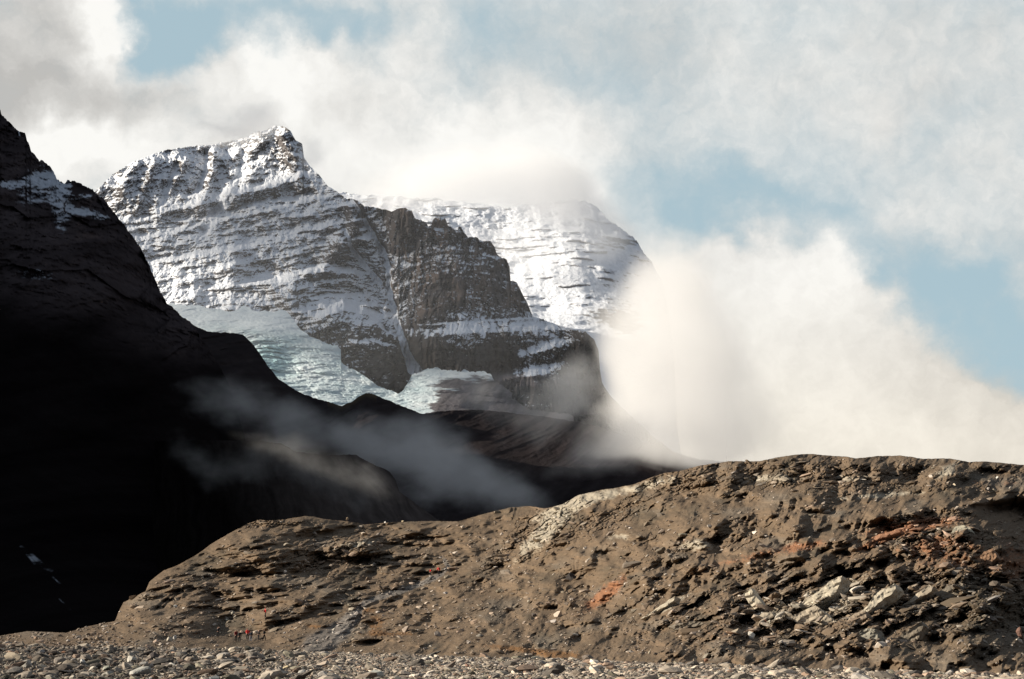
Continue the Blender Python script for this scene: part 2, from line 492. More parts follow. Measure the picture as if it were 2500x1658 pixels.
bias = tps([(300, 450, .22), (500, 400, .26), (650, 380, .22), (720, 400, 0.14), (850, 500, .0), (350, 560, .10), (600, 520, .22), (760, 530, .25), (450, 620, .26), (650, 640, .10),
    (450, 700, .28), (600, 700, .02), (760, 690, -.12), (850, 620, -.02), (900, 600, .10), (950, 600, .08), (820, 760, -.08), (850, 800, -.35), (930, 750, .02), (900, 900, -.45),
    (1000, 560, -.25), (1100, 650, -.30), (1220, 620, -.32), (1100, 740, -.50), (1250, 740, -.45), (1050, 530, -.20), (1150, 800, .10), (1350, 795, .12), (1200, 865, -.75), (1400, 880, -.65), (1060, 870, -.7),
    (1330, 860, -.05), (1150, 960, -.5), (1350, 960, -.5), (700, 950, -.3)])(PX, PY)
nzs = fbm(x0 / 22, z0 / 14, 5, gain=.62, seed=52)
snow = nZ * 1.05 - .40 - .36 * RIB + bias * 1.3 + nzs * .62 + .25 * fbm(x0 / 120, z0 / 90, 3, seed=50) + LED * .42 * sst(-.45, .1, bias + LED * .25)
snow = np.maximum(sst(-.05, .13, snow), GUL * sst(.55, .75, 1 - .5 * nzs) * (PY < 935))
talus = sst(908, 918, PY + 6 * nzs) * (1 - sst(940, 950, PY + .02 * PX - 24)) * sst(1180, 1240, PX)
strat = fbm(x0 / 300, s / 9.0, 4, gain=.6, seed=55)
tone = fbm(x0 / 60, z0 / 140, 5, gain=.6, seed=57)
rock = np.array([.115, .105, .103])[None, None] * (1 + .35 * strat[..., None] + .5 * tone[..., None])
brown = np.array([.165, .125, .103])[None, None] * (1 + .3 * strat[..., None] + .6 * tone[..., None])
k = (right * (1 - low * .6) * sst(-.3, .3, tone))[..., None]
rock = rock * (1 - k) + brown * k
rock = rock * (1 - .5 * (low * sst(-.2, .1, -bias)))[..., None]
rock = rock * (1 - talus[..., None]) + np.array([.15, .135, .14]) * talus[..., None]
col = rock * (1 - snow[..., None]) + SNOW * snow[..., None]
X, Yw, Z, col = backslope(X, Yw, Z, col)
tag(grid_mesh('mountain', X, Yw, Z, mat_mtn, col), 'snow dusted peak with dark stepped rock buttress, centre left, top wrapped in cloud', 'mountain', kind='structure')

# --- far snowy mountain to the right, half lost in cloud
r_top = poly([(700, 470), (850, 470), (930, 478), (1000, 480), (1150, 494), (1240, 506), (1330, 494), (1400, 484), (1450, 500), (1500, 548), (1548, 580), (1590, 640), (1618, 690), (1634, 760), (1642, 830), (1648, 930), (1655, 1050), (1668, 1170), (2150, 1210)])
r_bot = poly([(700, 700), (1200, 860), (1460, 1100), (2060, 1180), (2150, 1220)])
PX, PY = layer_grid(700, 2150, 860, r_top, r_bot, 420, jag=9.0, jseed=61)
Y = tps([(700, 500, 7600), (930, 478, 7900), (1150, 494, 7900), (1400, 482, 8000), (1600, 580, 7900), (1800, 712, 7800), (2050, 1080, 7600), (1200, 640, 7300), (1400, 640, 7200), (1600, 700, 7300),
    (1330, 760, 6700), (1500, 770, 6700), (1540, 830, 6350), (1430, 850, 6000), (1600, 900, 5900), (1800, 900, 6500), (1500, 1000, 5000), (1800, 1100, 5200), (1300, 860, 5700)])(PX, PY)
x0, _, z0 = at(PX, PY, Y); x0 = x0.astype(np.float32); z0 = z0.astype(np.float32)
face = 1 - sst(800, 880, PY + .1 * (PX - 1400))
s = z0 - .05 * x0 + 30 * fbm(x0 / 400, z0 / 300, 3, seed=62)
mk = sst(.0, .4, fbm(x0 / 200, z0 / 50, 4, seed=63) + .5 * np.exp(-((PY - (612 - .06 * (PX - 1250))) / 22) ** 2))
Y = Y + terr(s, 60, .7) * face * mk + terr(s + 9 * fbm(x0 / 60, z0 / 60, 3, seed=5), 22, .5) * face * mk
Y = Y - 16 * ridged((x0 + .1 * z0) / 130, z0 / 500, 3, seed=66) * face - 40 * fbm(x0 / 150, z0 / 100, 6, gain=.55, seed=67) - 90 * fbm(x0 / 330, z0 / 120, 5, gain=.55, seed=70) * (1 - face)
X, Yw, Z = at(PX, PY, Y)
nX, nY, nZ = normals(X, Yw, Z)
band = np.exp(-((PY - (610 - .06 * (PX - 1250))) / 16) ** 2) * .5 + lump(PX, PY, 1480, 775, 120, 28, 0) * .7 + lump(PX, PY, 1540, 800, 40, 40) * .6 + lump(PX, PY, 1400, 720, 170, 60) * .3 + lump(PX, PY, 1580, 720, 90, 60) * .35 + lump(PX, PY, 1500, 585, 40, 22) * .5 + lump(PX, PY, 1520, 800, 60, 22, 30) * .6
nzs = fbm(x0 / 45, z0 / 16, 5, gain=.62, seed=68)
snow = nZ * 1.0 - .18 - band * .75 + nzs * .8 + .3 * (1 - face)
snow = sst(-.08, .16, snow)
rock = np.array([.14, .13, .13])[None, None] * (1 + .4 * fbm(x0 / 80, z0 / 20, 4, seed=69)[..., None])
col = rock * (1 - snow[..., None]) + SNOW * snow[..., None]
X, Yw, Z, col = backslope(X, Yw, Z, col)
tag(grid_mesh('mountain', X, Yw, Z, mat_mtn, col), 'distant white snow covered mountain right of the dark buttress, fading into cloud', 'mountain', kind='structure')

# --- glacier tongue below the main peak
g_top = poly([(360, 735), (440, 742), (500, 748), (560, 760), (600, 746), (619, 756), (650, 760), (694, 757), (708, 768), (722, 788), (735, 806), (753, 817), (791, 836), (820, 842), (833, 852),
    (812, 871), (845, 894), (891, 917), (925, 943), (975, 959), (985, 951), (998, 930), (1006, 912), (1040, 902), (1063, 897), (1092, 905), (1130, 899), (1148, 907), (1180, 906), (1200, 913), (1206, 926), (1240, 948), (1250, 960), (1245, 968), (1270, 985), (1300, 1000), (1400, 1012)])
g_bot = poly([(360, 800), (507, 850), (634, 900), (740, 1000), (900, 1040), (1140, 1070), (1400, 1080)])
PX, PY = layer_grid(360, 1400, 900, g_top, g_bot, 260, jag=6.0, jseed=71)
Y = tps([(360, 740, 4750), (500, 750, 4700), (600, 760, 4650), (715, 770, 4560), (620, 830, 4330), (750, 880, 4250), (833, 855, 4380), (700, 920, 4130), (850, 920, 4200), (800, 980, 3980),
    (925, 945, 4180), (1000, 985, 4060), (1063, 900, 4330), (1200, 915, 4300), (1020, 935, 4230), (1137, 1003, 4000), (1180, 950, 4240), (1300, 1010, 4150), (900, 1030, 3880), (1200, 1060, 3850), (1400, 1050, 4000), (360, 800, 4500)])(PX, PY)
x0, _, z0 = at(PX, PY, Y); x0 = x0.astype(np.float32); z0 = z0.astype(np.float32)
ice = (1 - sst(980, 1120, PX)) * sst(430, 560, PX)
crev = ridged((x0 + .5 * Y) / 60, (Y - .3 * x0) / 28, 5, gain=.6, seed=72)
Y = Y + ice * (8 + 16 * lump(PX, PY, 620, 840, 120, 50, 30)) * crev * sst(775, 810, PY - .1 * (PX - 450)) + 4 * fbm(x0 / 20, z0 / 8, 5, gain=.65, seed=73) + 26 * fbm(x0 / 130, z0 / 40, 3, seed=76)
d, _t = segdist(PX, PY, [(560, 760), (640, 790), (700, 800)])
X, Yw, Z = at(PX, PY, Y)
shelf = 1 - sst(772, 800, PY - .10 * (PX - 450) + 10 * fbm(x0 / 60, z0 / 30, 3, seed=79))
blue = (1 - shelf)[..., None] * np.clip(lump(PX, PY, 660, 880, 45, 60, 50) * .9 + ice * (.28 + .5 * fbm(x0 / 60, z0 / 30, 5, gain=.6, seed=74)), 0, 1)[..., None]
col = np.array([.72, .78, .79]) * (1 - blue) + np.array([.36, .56, .60]) * blue
col = col * (1 + .16 * shelf[..., None])
dirt = sst(.0, .4, fbm(x0 / 70, z0 / 14, 5, gain=.6, seed=75) + sst(960, 1010, PY + .05 * (PX - 1100)) * 1.0 * sst(1030, 1090, PX) - .15 + .5 * sst(925, 950, PY) * sst(1120, 1200, PX) - .3 * (PX < 980) + .75 * sst(912, 940, PY) * sst(1040, 1100, PX))[..., None]
col = col * (1 - dirt) + np.array([.12, .11, .115]) * (1 + 1.1 * fbm((x0 - .4 * z0) / 22, z0 / 60, 5, gain=.65, seed=78)[..., None]) * dirt
mat_ice = surf_mat('glacier_ice', var=0.12, scale=0.06, bump=0.8, bscale=0.09, bdist=5.0, rough=.7, spec=.3)
tag(grid_mesh('glacier', X, Yw, Z, mat_ice, col), 'pale blue cracked glacier tongue flowing down below the dark cliffs', 'glacier', kind='structure')

# --- dark valley slope behind the near ridge
mat_dark = surf_mat('dark_shale', var=0.35, scale=0.03, bump=0.7, bscale=0.08, bdist=5.0, spec=0.0)
v_top = poly([(330, 740), (452, 778), (471, 793), (507, 809), (560, 812), (592, 816), (615, 838), (634, 862), (655, 895), (677, 922), (710, 945), (740, 962), (790, 978), (835, 991), (862, 978), (893, 958), (912, 962), (960, 982), (1000, 998), (1031, 1010), (1080, 1003), (1160, 1000), (1250, 1008), (1340, 1018), (1460, 1040), (1560, 1075), (1700, 1120), (2100, 1160)])
v_bot = poly([(330, 1330), (2100, 1360)])
PX, PY = layer_grid(330, 2100, 900, v_top, v_bot, 320, jag=3.5, jseed=81)
Y = tps([(330, 740, 3300), (507, 809, 3350), (634, 862, 3400), (740, 962, 3450), (893, 958, 3350), (1031, 1010, 3500), (1250, 1008, 3900), (1460, 1020, 3900), (1700, 1060, 3700), (2100, 1100, 3600),
    (330, 1000, 2700), (600, 1000, 2900), (900, 1100, 2800), (1200, 1150, 2700), (1500, 1150, 2800), (400, 1330, 1900), (900, 1330, 2000), (1400, 1330, 2100), (2000, 1340, 2300)])(PX, PY)
x0, _, z0 = at(PX, PY, Y); x0 = x0.astype(np.float32); z0 = z0.astype(np.float32)
Y = Y - 60 * ridged((x0 - .9 * z0) / 110, (z0 + .3 * x0) / 400, 4, seed=82) - 25 * fbm(x0 / 60, z0 / 60, 5, gain=.6, seed=83)
X, Yw, Z = at(PX, PY, Y)
tn = fbm((x0 - .9 * z0) / 30, (z0 + .3 * x0) / 160, 5, gain=.6, seed=84)[..., None]
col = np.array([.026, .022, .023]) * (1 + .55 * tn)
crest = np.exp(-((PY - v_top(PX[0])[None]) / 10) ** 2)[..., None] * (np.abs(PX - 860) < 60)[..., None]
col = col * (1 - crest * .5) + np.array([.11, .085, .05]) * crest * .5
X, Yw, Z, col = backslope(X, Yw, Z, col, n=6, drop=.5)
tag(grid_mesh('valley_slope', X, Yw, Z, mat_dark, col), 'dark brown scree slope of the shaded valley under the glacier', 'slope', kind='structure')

# --- near lateral moraine ridge in the shade
n_top = poly([(60, 1100), (300, 1080), (420, 1074), (560, 1075), (640, 1077), (690, 1084), (720, 1102), (770, 1108), (800, 1112), (840, 1110), (868, 1110), (900, 1128), (950, 1150), (965, 1170), (975, 1200), (1030, 1240), (1100, 1290), (1200, 1345)])
n_bot = poly([(60, 1400), (1200, 1400)])
PX, PY = layer_grid(60, 1200, 620, n_top, n_bot, 260, jag=3.0, jseed=91)
Y = tps([(60, 1100, 2600), (300, 1078, 2250), (420, 1074, 2000), (530, 1075, 1830), (640, 1077, 1720), (868, 1110, 1650), (965, 1170, 1620), (1100, 1290, 1500), (60, 1400, 1900), (300, 1400, 1500), (600, 1400, 1150), (1000, 1400, 1250), (600, 1240, 1400), (850, 1240, 1400), (400, 1240, 1700)])(PX, PY)
x0, _, z0 = at(PX, PY, Y); x0 = x0.astype(np.float32); z0 = z0.astype(np.float32)
fallw = (x0 + .8 * z0)
fallw = fallw + 14 * fbm(x0 / 60, z0 / 60, 4, seed=95)
rl = ridged(fallw / 34, z0 / 160, 4, gain=.6, seed=92)
Y = Y - 12 * rl - 14 * fbm(x0 / 20, z0 / 20, 5, gain=.6, seed=93)
X, Yw, Z = at(PX, PY, Y)
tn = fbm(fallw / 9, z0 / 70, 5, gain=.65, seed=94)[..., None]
col = np.array([.062, .052, .048]) * (1 + .9 * tn) * np.maximum(sst(430, 1050, PX + .6 * (1250 - PY)), .09)[..., None]  # shade painted in: the ridge colour fades to near black on the left
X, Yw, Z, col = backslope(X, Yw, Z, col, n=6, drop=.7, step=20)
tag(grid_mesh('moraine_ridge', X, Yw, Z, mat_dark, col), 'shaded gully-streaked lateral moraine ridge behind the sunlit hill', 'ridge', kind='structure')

# --- the dark mountain on the left
l_top = poly([(-2400, 60), (-1600, 40), (-900, 60), (-400, 120), (-120, 190), (-30, 235), (0, 261), (4, 282), (27, 300), (33, 311), (61, 326), (66, 345), (78, 370), (92, 384), (126, 410), (142, 437), (157, 449), (165, 437), (180, 441), (207, 451), (233, 468),
    (260, 491), (283, 525), (310, 556), (333, 590), (352, 617), (369, 659), (387, 701), (406, 736), (421, 751), (452, 778), (471, 793), (500, 835), (530, 880), (560, 940), (580, 1000), (600, 1080), (640, 1200), (700, 1380)])
l_bot = poly([(-2400, 1640), (0, 1640), (300, 1600), (700, 1420)])
PX, PY = layer_grid(-2400, 700, 1500, l_top, l_bot, 600, jag=12.0, jseed=101)
Y = tps([(-2400, 200, 850), (-2400, 800, 640), (-2400, 1600, 400), (-1600, 200, 1800), (-1600, 900, 1300), (-1600, 1600, 550), (-900, 60, 2400), (-120, 190, 2600), (0, 261, 2650), (165, 437, 2650), (310, 556, 2700), (406, 736, 2720), (500, 835, 2740), (580, 1000, 2700), (640, 1200, 2500), (-100, 500, 2250), (100, 600, 2300), (250, 650, 2450),  # unseen left end bent towards the viewer so its shadow covers the lower slope
    (0, 900, 1850), (250, 900, 2150), (400, 1000, 2250), (0, 1300, 1200), (250, 1300, 1400), (450, 1350, 1650), (0, 1600, 700), (300, 1590, 800), (-900, 1600, 700), (-900, 800, 1800), (600, 1390, 1900)])(PX, PY)
x0, _, z0 = at(PX, PY, Y); x0 = x0.astype(np.float32); z0 = z0.astype(np.float32)
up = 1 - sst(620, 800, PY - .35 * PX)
s = z0 + .1 * x0 + 45 * fbm(x0 / 160, z0 / 120, 4, seed=102)
mm = sst(-.1, .4, fbm(x0 / 90, z0 / 40, 4, seed=107))
Y = Y + terr(s, 60, .4) * (.1 + .6 * up) * mm + terr(s, 19, .4) * up * mm - 22 * fbm(x0 / 14, z0 / 22, 5, gain=.65, seed=109) * (.3 + .7 * up) - 26 * ridged(x0 / 60, z0 / 90, 5, gain=.62, seed=108) * up
Y = Y - 45 * ridged(x0 / 80, z0 / 300, 4, seed=103) * (.3 + .7 * up) - 16 * fbm(x0 / 22, z0 / 30, 5, gain=.6, seed=104) * (.4 + .6 * up)
f1, f2, cid = worley(x0 / 30, z0 / 60, 9)
Y = Y - (cid - .5) * 26 * up
X, Yw, Z = at(PX, PY, Y)
nX, nY, nZ = normals(X, Yw, Z)
nzs = fbm(x0 / 12, z0 / 9, 5, gain=.62, seed=105)
tone = fbm(x0 / 40, z0 / 80, 5, gain=.6, seed=106)
sb = lump(PX, PY, 95, 450, 36, 55, 60) * 1.05 + lump(PX, PY, 150, 490, 22, 60, 0) * 1.1 + lump(PX, PY, 215, 520, 60, 10, 15) * .85 + lump(PX, PY, 205, 482, 20, 8) * .9 + lump(PX, PY, 60, 315, 25, 14) * .6
sb = sb + lump(PX, PY, 90, 670, 75, 20, 8) * .35 + lump(PX, PY, 15, 450, 30, 10) * .6
snow = sst(.0, .22, nZ * .9 - 1.0 + sb + nzs * .8 * np.clip(sb * 2, 0, 1)) * .8 * sst(.1, .3, sb)
sb2 = np.zeros_like(Y)
for pts, w in [([(52, 1338), (70, 1350), (110, 1385), (125, 1390)], 7), ([(60, 1345), (85, 1375)], 5), ([(128, 1408), (158, 1436)], 2.5), ([(142, 1460), (172, 1488)], 1.5)]:
    d, _t = segdist(PX, PY, pts); sb2 = np.maximum(sb2, 1 - sst(w * .5, w, d + 2.5 * nzs))
snow = np.maximum(snow, sb2 * sst(-.15, .35, nzs) * .42)
rock = np.array([.046, .038, .040])[None, None] * (1 + 1.0 * tone[..., None]) * (1 - .88 * (1 - up))[..., None]  # deep shade of the lower slope is painted into the rock colour
wb = lump(PX, PY, 215, 560, 25, 45)[..., None] * sst(-.1, .3, tone)[..., None]
rock = rock + np.array([.06, .04, .03]) * wb
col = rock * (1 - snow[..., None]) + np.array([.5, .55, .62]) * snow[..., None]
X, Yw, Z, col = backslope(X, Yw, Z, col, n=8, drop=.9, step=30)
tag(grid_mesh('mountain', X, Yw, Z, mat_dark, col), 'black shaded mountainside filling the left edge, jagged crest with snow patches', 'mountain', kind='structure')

# --- far ground sheet reaching the horizon
xs = np.linspace(-30000, 30000, 61); ys = np.concatenate([[-400, -100], np.linspace(20, 600, 8), np.linspace(900, 40000, 50)])
gx, gy = np.meshgrid(xs, ys)
gz = np.where(gy > 150, -6 - 0.004 * np.clip(gy, 0, 4000), -3.0)
tag(grid_mesh('ground', gx, gy, gz, mat_dark, np.broadcast_to(np.array([.06, .05, .045]), gx.shape + (3,)).copy()), kind='structure')
# ------------------------------------------------------------ the sunlit hill of old moraine
h_top = poly([(-500, 1562), (-140, 1556), (0, 1552), (68, 1541), (162, 1545), (210, 1530), (281, 1516), (288, 1498), (301, 1471), (330, 1456), (355, 1444), (365, 1420), (399, 1393), (436, 1379), (484, 1352), (514, 1329), (562, 1301), (602, 1279), (633, 1269), (660, 1271),
    (694, 1268), (744, 1260), (770, 1262), (795, 1268), (840, 1272), (871, 1276), (891, 1281), (940, 1276), (1006, 1273), (1060, 1272), (1121, 1273), (1175, 1256), (1243, 1239), (1293, 1235), (1330, 1241), (1374, 1231), (1411, 1209), (1466, 1196), (1510, 1190), (1551, 1181), (1590, 1165),
    (1624, 1154), (1660, 1150), (1705, 1137), (1779, 1126), (1853, 1126), (1900, 1116), (1940, 1110), (1979, 1108), (2034, 1113), (2060, 1114), (2090, 1119), (2145, 1113), (2200, 1112), (2256, 1120), (2318, 1119), (2366, 1128), (2403, 1126), (2499, 1135), (2640, 1150), (2900, 1148), (3100, 1170), (3300, 1200)])
g_edge = poly([(-700, 1566), (-200, 1570), (0, 1572), (350, 1580), (700, 1585), (1000, 1598), (1500, 1612), (2000, 1632), (2500, 1645), (2700, 1650), (3400, 1662)])
h_bot = lambda x: g_edge(x) + 34
HNX, HNY = 2700, 520
PX, PY = layer_grid(-500, 3300, HNX, h_top, h_bot, HNY, jag=1.6, jseed=201, tpow=.95)
hb = tps([(-500, 1562, 240), (-500, 1610, 150), (3300, 1200, 290), (3300, 1450, 185), (3300, 1700, 92), (2900, 1148, 305), (-140, 1556, 262), (0, 1552, 270), (162, 1545, 270), (281, 1516, 290), (355, 1444, 320), (436, 1379, 350), (562, 1301, 385), (694, 1268, 410), (795, 1268, 420), (891, 1281, 425), (1006, 1273, 430), (1175, 1256, 430), (1293, 1235, 425), (1411, 1209, 395), (1551, 1181, 372),
    (1705, 1137, 352), (1853, 1126, 345), (1979, 1108, 335), (2145, 1113, 330), (2318, 1119, 322), (2499, 1135, 312), (2640, 1150, 310),
    (532, 1556, 257), (580, 1568, 250), (645, 1563, 255), (648, 1508, 283), (1051, 1407, 346), (948, 1470, 305), (800, 1350, 368), (860, 1400, 345), (400, 1480, 297), (700, 1420, 322), (1200, 1450, 300), (1400, 1400, 285), (1400, 1300, 330), (1600, 1300, 282),
    (1800, 1250, 275), (2000, 1200, 272), (2300, 1200, 262), (2200, 1250, 246), (1500, 1500, 228), (1300, 1560, 212), (900, 1570, 238), (1800, 1400, 218), (2000, 1450, 186), (2000, 1550, 160), (2300, 1500, 165), (2450, 1400, 190), (2450, 1580, 142), (1600, 1580, 165), (300, 1570, 215), (0, 1585, 195),
    (0, 1606, 165), (600, 1618, 168), (1200, 1638, 150), (2000, 1665, 112), (2500, 1680, 98)])
Y = hb(PX, PY)
x0, _, z0 = at(PX, PY, Y); x0 = x0.astype(np.float32); z0 = z0.astype(np.float32)
# big forms: (cx, cy, sx, sy, rot, towards the viewer in m)
for a in [(640, 1320, 90, 60, -30, 10), (770, 1285, 70, 22, 10, 8), (880, 1340, 62, 24, 12, 12), (865, 1385, 45, 18, -20, -7), (760, 1400, 70, 26, -20, -8), (690, 1345, 60, 24, 0, 5), (985, 1290, 45, 22, 0, 5),
          (1090, 1320, 60, 40, -40, 4), (660, 1465, 120, 26, 5, 4), (640, 1405, 110, 14, 0, -7), (600, 1440, 60, 12, 0, -4), (480, 1520, 80, 22, -10, 5), (700, 1530, 50, 16, 12, -5), (640, 1515, 50, 12, 0, 3), (400, 1440, 70, 30, -35, 5),
          (970, 1520, 40, 20, 5, 4), (1030, 1540, 50, 22, 0, -5), (1000, 1560, 200, 9, 0, 3), (690, 1583, 120, 8, 0, 3), (1350, 1250, 70, 24, -30, 5), (1390, 1290, 90, 20, -40, 4), (1440, 1320, 40, 50, 25, 5), (1490, 1340, 25, 50, 25, -5),
          (1560, 1420, 60, 45, -20, 9), (1610, 1455, 26, 30, 20, -8), (1640, 1165, 60, 16, -10, 3), (1710, 1160, 30, 22, 0, 5), (1755, 1150, 16, 22, 20, -6), (1800, 1155, 32, 26, 0, 9), (1850, 1165, 16, 22, 20, -7), (1905, 1140, 50, 20, -10, 7), (1960, 1165, 18, 20, 0, -5), (2000, 1140, 34, 26, 0, 8),
          (2045, 1160, 14, 26, 0, -6), (2085, 1150, 24, 26, 0, 8), (2110, 1165, 14, 20, 0, -5), (2150, 1140, 30, 22, 0, 8), (2235, 1160, 28, 22, 0, -10), (2200, 1128, 30, 14, 0, 5), (2310, 1150, 46, 26, -30, 9), (2420, 1155, 70, 16, 5, -11), (2470, 1135, 60, 10, 0, 5),
          (2230, 1245, 110, 26, -8, 9), (2330, 1255, 90, 18, 18, -4), (2200, 1310, 90, 30, -10, 5), (1900, 1350, 200, 26, -14, 4), (1750, 1290, 130, 40, -25, 4), (1950, 1260, 120, 26, -20, 4),
          (2350, 1560, 70, 60, -35, 5), (2300, 1530, 20, 60, 20, -5), (2030, 1560, 60, 45, -20, 4), (2180, 1575, 50, 30, -20, 3), (1950, 1590, 40, 50, 10, -3), (1760, 1560, 60, 30, -30, 4), (1640, 1590, 50, 30, -40, 4), (1700, 1600, 16, 40, 40, -3)]:
    Y = Y - a[5] * lump(PX, PY, *a[:5])
# the face beyond the right-hand spur turns away from the light
sp_x = poly([(1200, 2560), (1240, 2330), (1290, 2440), (1340, 2490), (1420, 2470), (1500, 2440), (1560, 2420), (1640, 2560)])(PY[:, 0] * 0 + 1)
spx = np.interp(PY, [1190, 1235, 1270, 1320, 1400, 1480, 1540, 1600, 1640], [2600, 2330, 2390, 2430, 2440, 2420, 2400, 2470, 2600])
spx = spx + 26 * fbm(PX / 60, PY / 40, 4, seed=203)
Y = Y + 26 * sst(0, 130, PX - spx) * sst(1200, 1250, PY) * (1 - sst(1590, 1640, PY))
# grain of the ground: runs up to the right
def grain(px, py, ang):
    a = R(ang); return (px * math.cos(a) + py * math.sin(a)), (-px * math.sin(a) + py * math.cos(a))
gu, gv = grain(PX, PY, -27)
depthk = (Y / 300.0)
lu, lv = grain(PX, PY, -8)
lft = 1 - sst(1000, 1250, PX)
Y = Y - (13 * fbm(lu / 130, lv / 34, 3, seed=241) + 4 * fbm(lu / 46, lv / 15, 3, seed=242)) * (.35 + .65 * lft) * (Y / 300) * sst(0, 60, PY - h_top(PX[0])[None] + 25)
Y = Y - (13 * fbm(PX / 115, PY / 66, 3, seed=243) + 3.5 * fbm(PX / 45, PY / 30, 3, seed=244)) * (1 - lft)
Y = Y - 3.6 * fbm(gu / 130, gv / 38, 4, seed=205) - 4.6 * ridged(gu / 190, gv / 64, 3, seed=206) * sst(500, 900, PX) - 1.1 * fbm(x0 / 5, z0 / 2.0, 5, gain=.5, seed=207)
gul = ridged((PX + .55 * PY) / 46 + .5 * fbm(PX / 60, PY / 60, 3, seed=208), PY / 260, 3, seed=209)
Y = Y - 2.6 * gul * sst(1150, 1260, PX)
# rough rock rather than soil, by place
rocky = np.clip(lump(PX, PY, 2000, 1490, 330, 85, -8) * 1.3 + lump(PX, PY, 1950, 1160, 520, 42, 0) * .9 + lump(PX, PY, 1360, 1280, 90, 40, -40) * 1.0 + lump(PX, PY, 1250, 1330, 120, 24, -45) * .8 + lump(PX, PY, 880, 1340, 80, 36) * .8 + lump(PX, PY, 740, 1370, 90, 40) * .6
    + lump(PX, PY, 2260, 1310, 120, 46) * 1.0 + lump(PX, PY, 2400, 1450, 120, 120) * .8 + lump(PX, PY, 1520, 1250, 140, 26, -25) * .7 + lump(PX, PY, 640, 1275, 110, 14) * .8 + lump(PX, PY, 1700, 1330, 200, 20, -20) * .4 + .25 * fbm(PX / 80, PY / 50, 4, seed=210), 0, 1)
f1, f2, cid = worley(gu / 30 + .4 * fbm(PX / 30, PY / 30, 3, seed=2), gv / 13, 11)
Y = Y - ((cid - .5) * 4.2 - 2.0 * (1 - sst(0, .2, f2 - f1))) * rocky * depthk
f1, f2, cid2 = worley(gu / 11, gv / 6, 12)
Y = Y - ((cid2 - .5) * 2.1 - 1.0 * (1 - sst(0, .2, f2 - f1))) * rocky * depthk
# tilted slabs at the lower right: undercut beds
slab = np.clip(lump(PX, PY, 1900, 1500, 260, 62, -6) + lump(PX, PY, 2150, 1490, 190, 70, 0) + lump(PX, PY, 1930, 1430, 260, 22, -12) * .8, 0, 1)
slab = sst(.22, .75, slab + .22 * fbm(PX / 50, PY / 40, 4, seed=211))
su, sv = grain(PX, PY, -26 + 0.0)
q = sv / 44 + .55 * fbm(PX / 130, PY / 90, 4, seed=212) + .2 * fbm(PX / 26, PY / 26, 3, seed=213)
qf = q - np.floor(q); rnd = (np.floor(q).astype(np.int32) * 7919 % 13) / 13.0
along = .5 + .7 * fbm(su / 70 + np.floor(q) * 3.7, PY * 0 + 1, 3, seed=214)
Y = Y + slab * 11 * (1 - qf ** .8) * np.clip(along + .25, .1, 1.3)
q2 = sv / 13 + .6 * fbm(PX / 50, PY / 40, 3, seed=215); q2f = q2 - np.floor(q2)
thin = np.clip(slab * .7 + lump(PX, PY, 1980, 1400, 260, 30, -12) + rocky * .3, 0, 1)
Y = Y + thin * 1.3 * (1 - q2f) * sst(-.15, .2, fbm(su / 60, sv / 30, 4, seed=216))
# small thin beds across the whole slope
q3 = gv / 24 + .8 * fbm(PX / 90, PY / 60, 4, seed=217); q3f = q3 - np.floor(q3)
Y = Y + 1.4 * (1 - q3f) * sst(.08, .35, fbm(gu / 120, gv / 50, 4, seed=218)) * sst(1000, 1400, PX)
# cracked stony skin
Y = Y - (.15 + .6 * rocky) * fbm(x0 / .9, z0 / .45, 5, gain=.62, seed=219) - (.1 + 1.4 * rocky) * ridged(gu / 24, gv / 10, 4, gain=.55, seed=220)
for pts, a, w in [([(380, 1488), (408, 1462), (436, 1444)], 4, 4), ([(398, 1482), (425, 1458), (446, 1444)], 3, 3), ([(845, 1548), (868, 1525), (880, 1505)], 4, 6), ([(1480, 1480), (1560, 1430)], 2, 8), ([(1120, 1378), (1180, 1350), (1290, 1290)], 3, 5),
               ([(2150, 1380), (2158, 1420), (2150, 1450)], 9, 14)]:
    d, _t = segdist(PX, PY, pts); Y = Y + a * np.exp(-(d / w) ** 2)
X, Yw, Z = at(PX, PY, Y)
HX, HY, HZ, HPX, HPY = X, Yw, Z, PX, PY
nX, nY, nZ = normals(X, Yw, Z)
# colour
t1 = fbm(gu / 150, gv / 60, 5, gain=.6, seed=221); t2 = fbm(PX / 26, PY / 18, 5, gain=.65, seed=222); t3 = fbm(PX / 6, PY / 4, 4, gain=.7, seed=223)
col = np.array([.238, .171, .113])[None, None] * (1 + .30 * t1 + .28 * t2 + .25 * t3)[..., None]
def blend(col, c, m):
    m = np.clip(m, 0, 1)[..., None]; return col * (1 - m) + np.array(c) * (1 + .35 * t3)[..., None] * m
col = blend(col, [.15, .125, .09], sst(.05, .5, -t1) * .7)
col = blend(col, [.27, .235, .19], sst(.1, .5, fbm(PX / 140, PY / 60, 4, seed=224)) * .5)
pale = lump(PX, PY, 1390, 1235, 85, 18, -22) + lump(PX, PY, 1330, 1300, 90, 22, -42) + lump(PX, PY, 1560, 1190, 120, 14, -14) * .7 + lump(PX, PY, 1520, 1310, 50, 18) * .5 + lump(PX, PY, 1700, 1330, 60, 14) * .8 + lump(PX, PY, 870, 1330, 60, 10, -12) * .8 + lump(PX, PY, 2150, 1210, 130, 8, -4) * .7 \
    + lump(PX, PY, 1880, 1170, 100, 12) * .6 + lump(PX, PY, 2310, 1150, 40, 14, -30) * .8 + lump(PX, PY, 2000, 1470, 240, 60, -14) * .5 + lump(PX, PY, 1630, 1480, 60, 8, -28) + lump(PX, PY, 1130, 1375, 40, 16) * .4 + lump(PX, PY, 700, 1340, 60, 8) * .4 + lump(PX, PY, 2090, 1168, 50, 8) * .7
col = blend(col, [.62, .55, .43], sst(.25, .75, pale + .6 * t2 + .2 * t3) * .85)
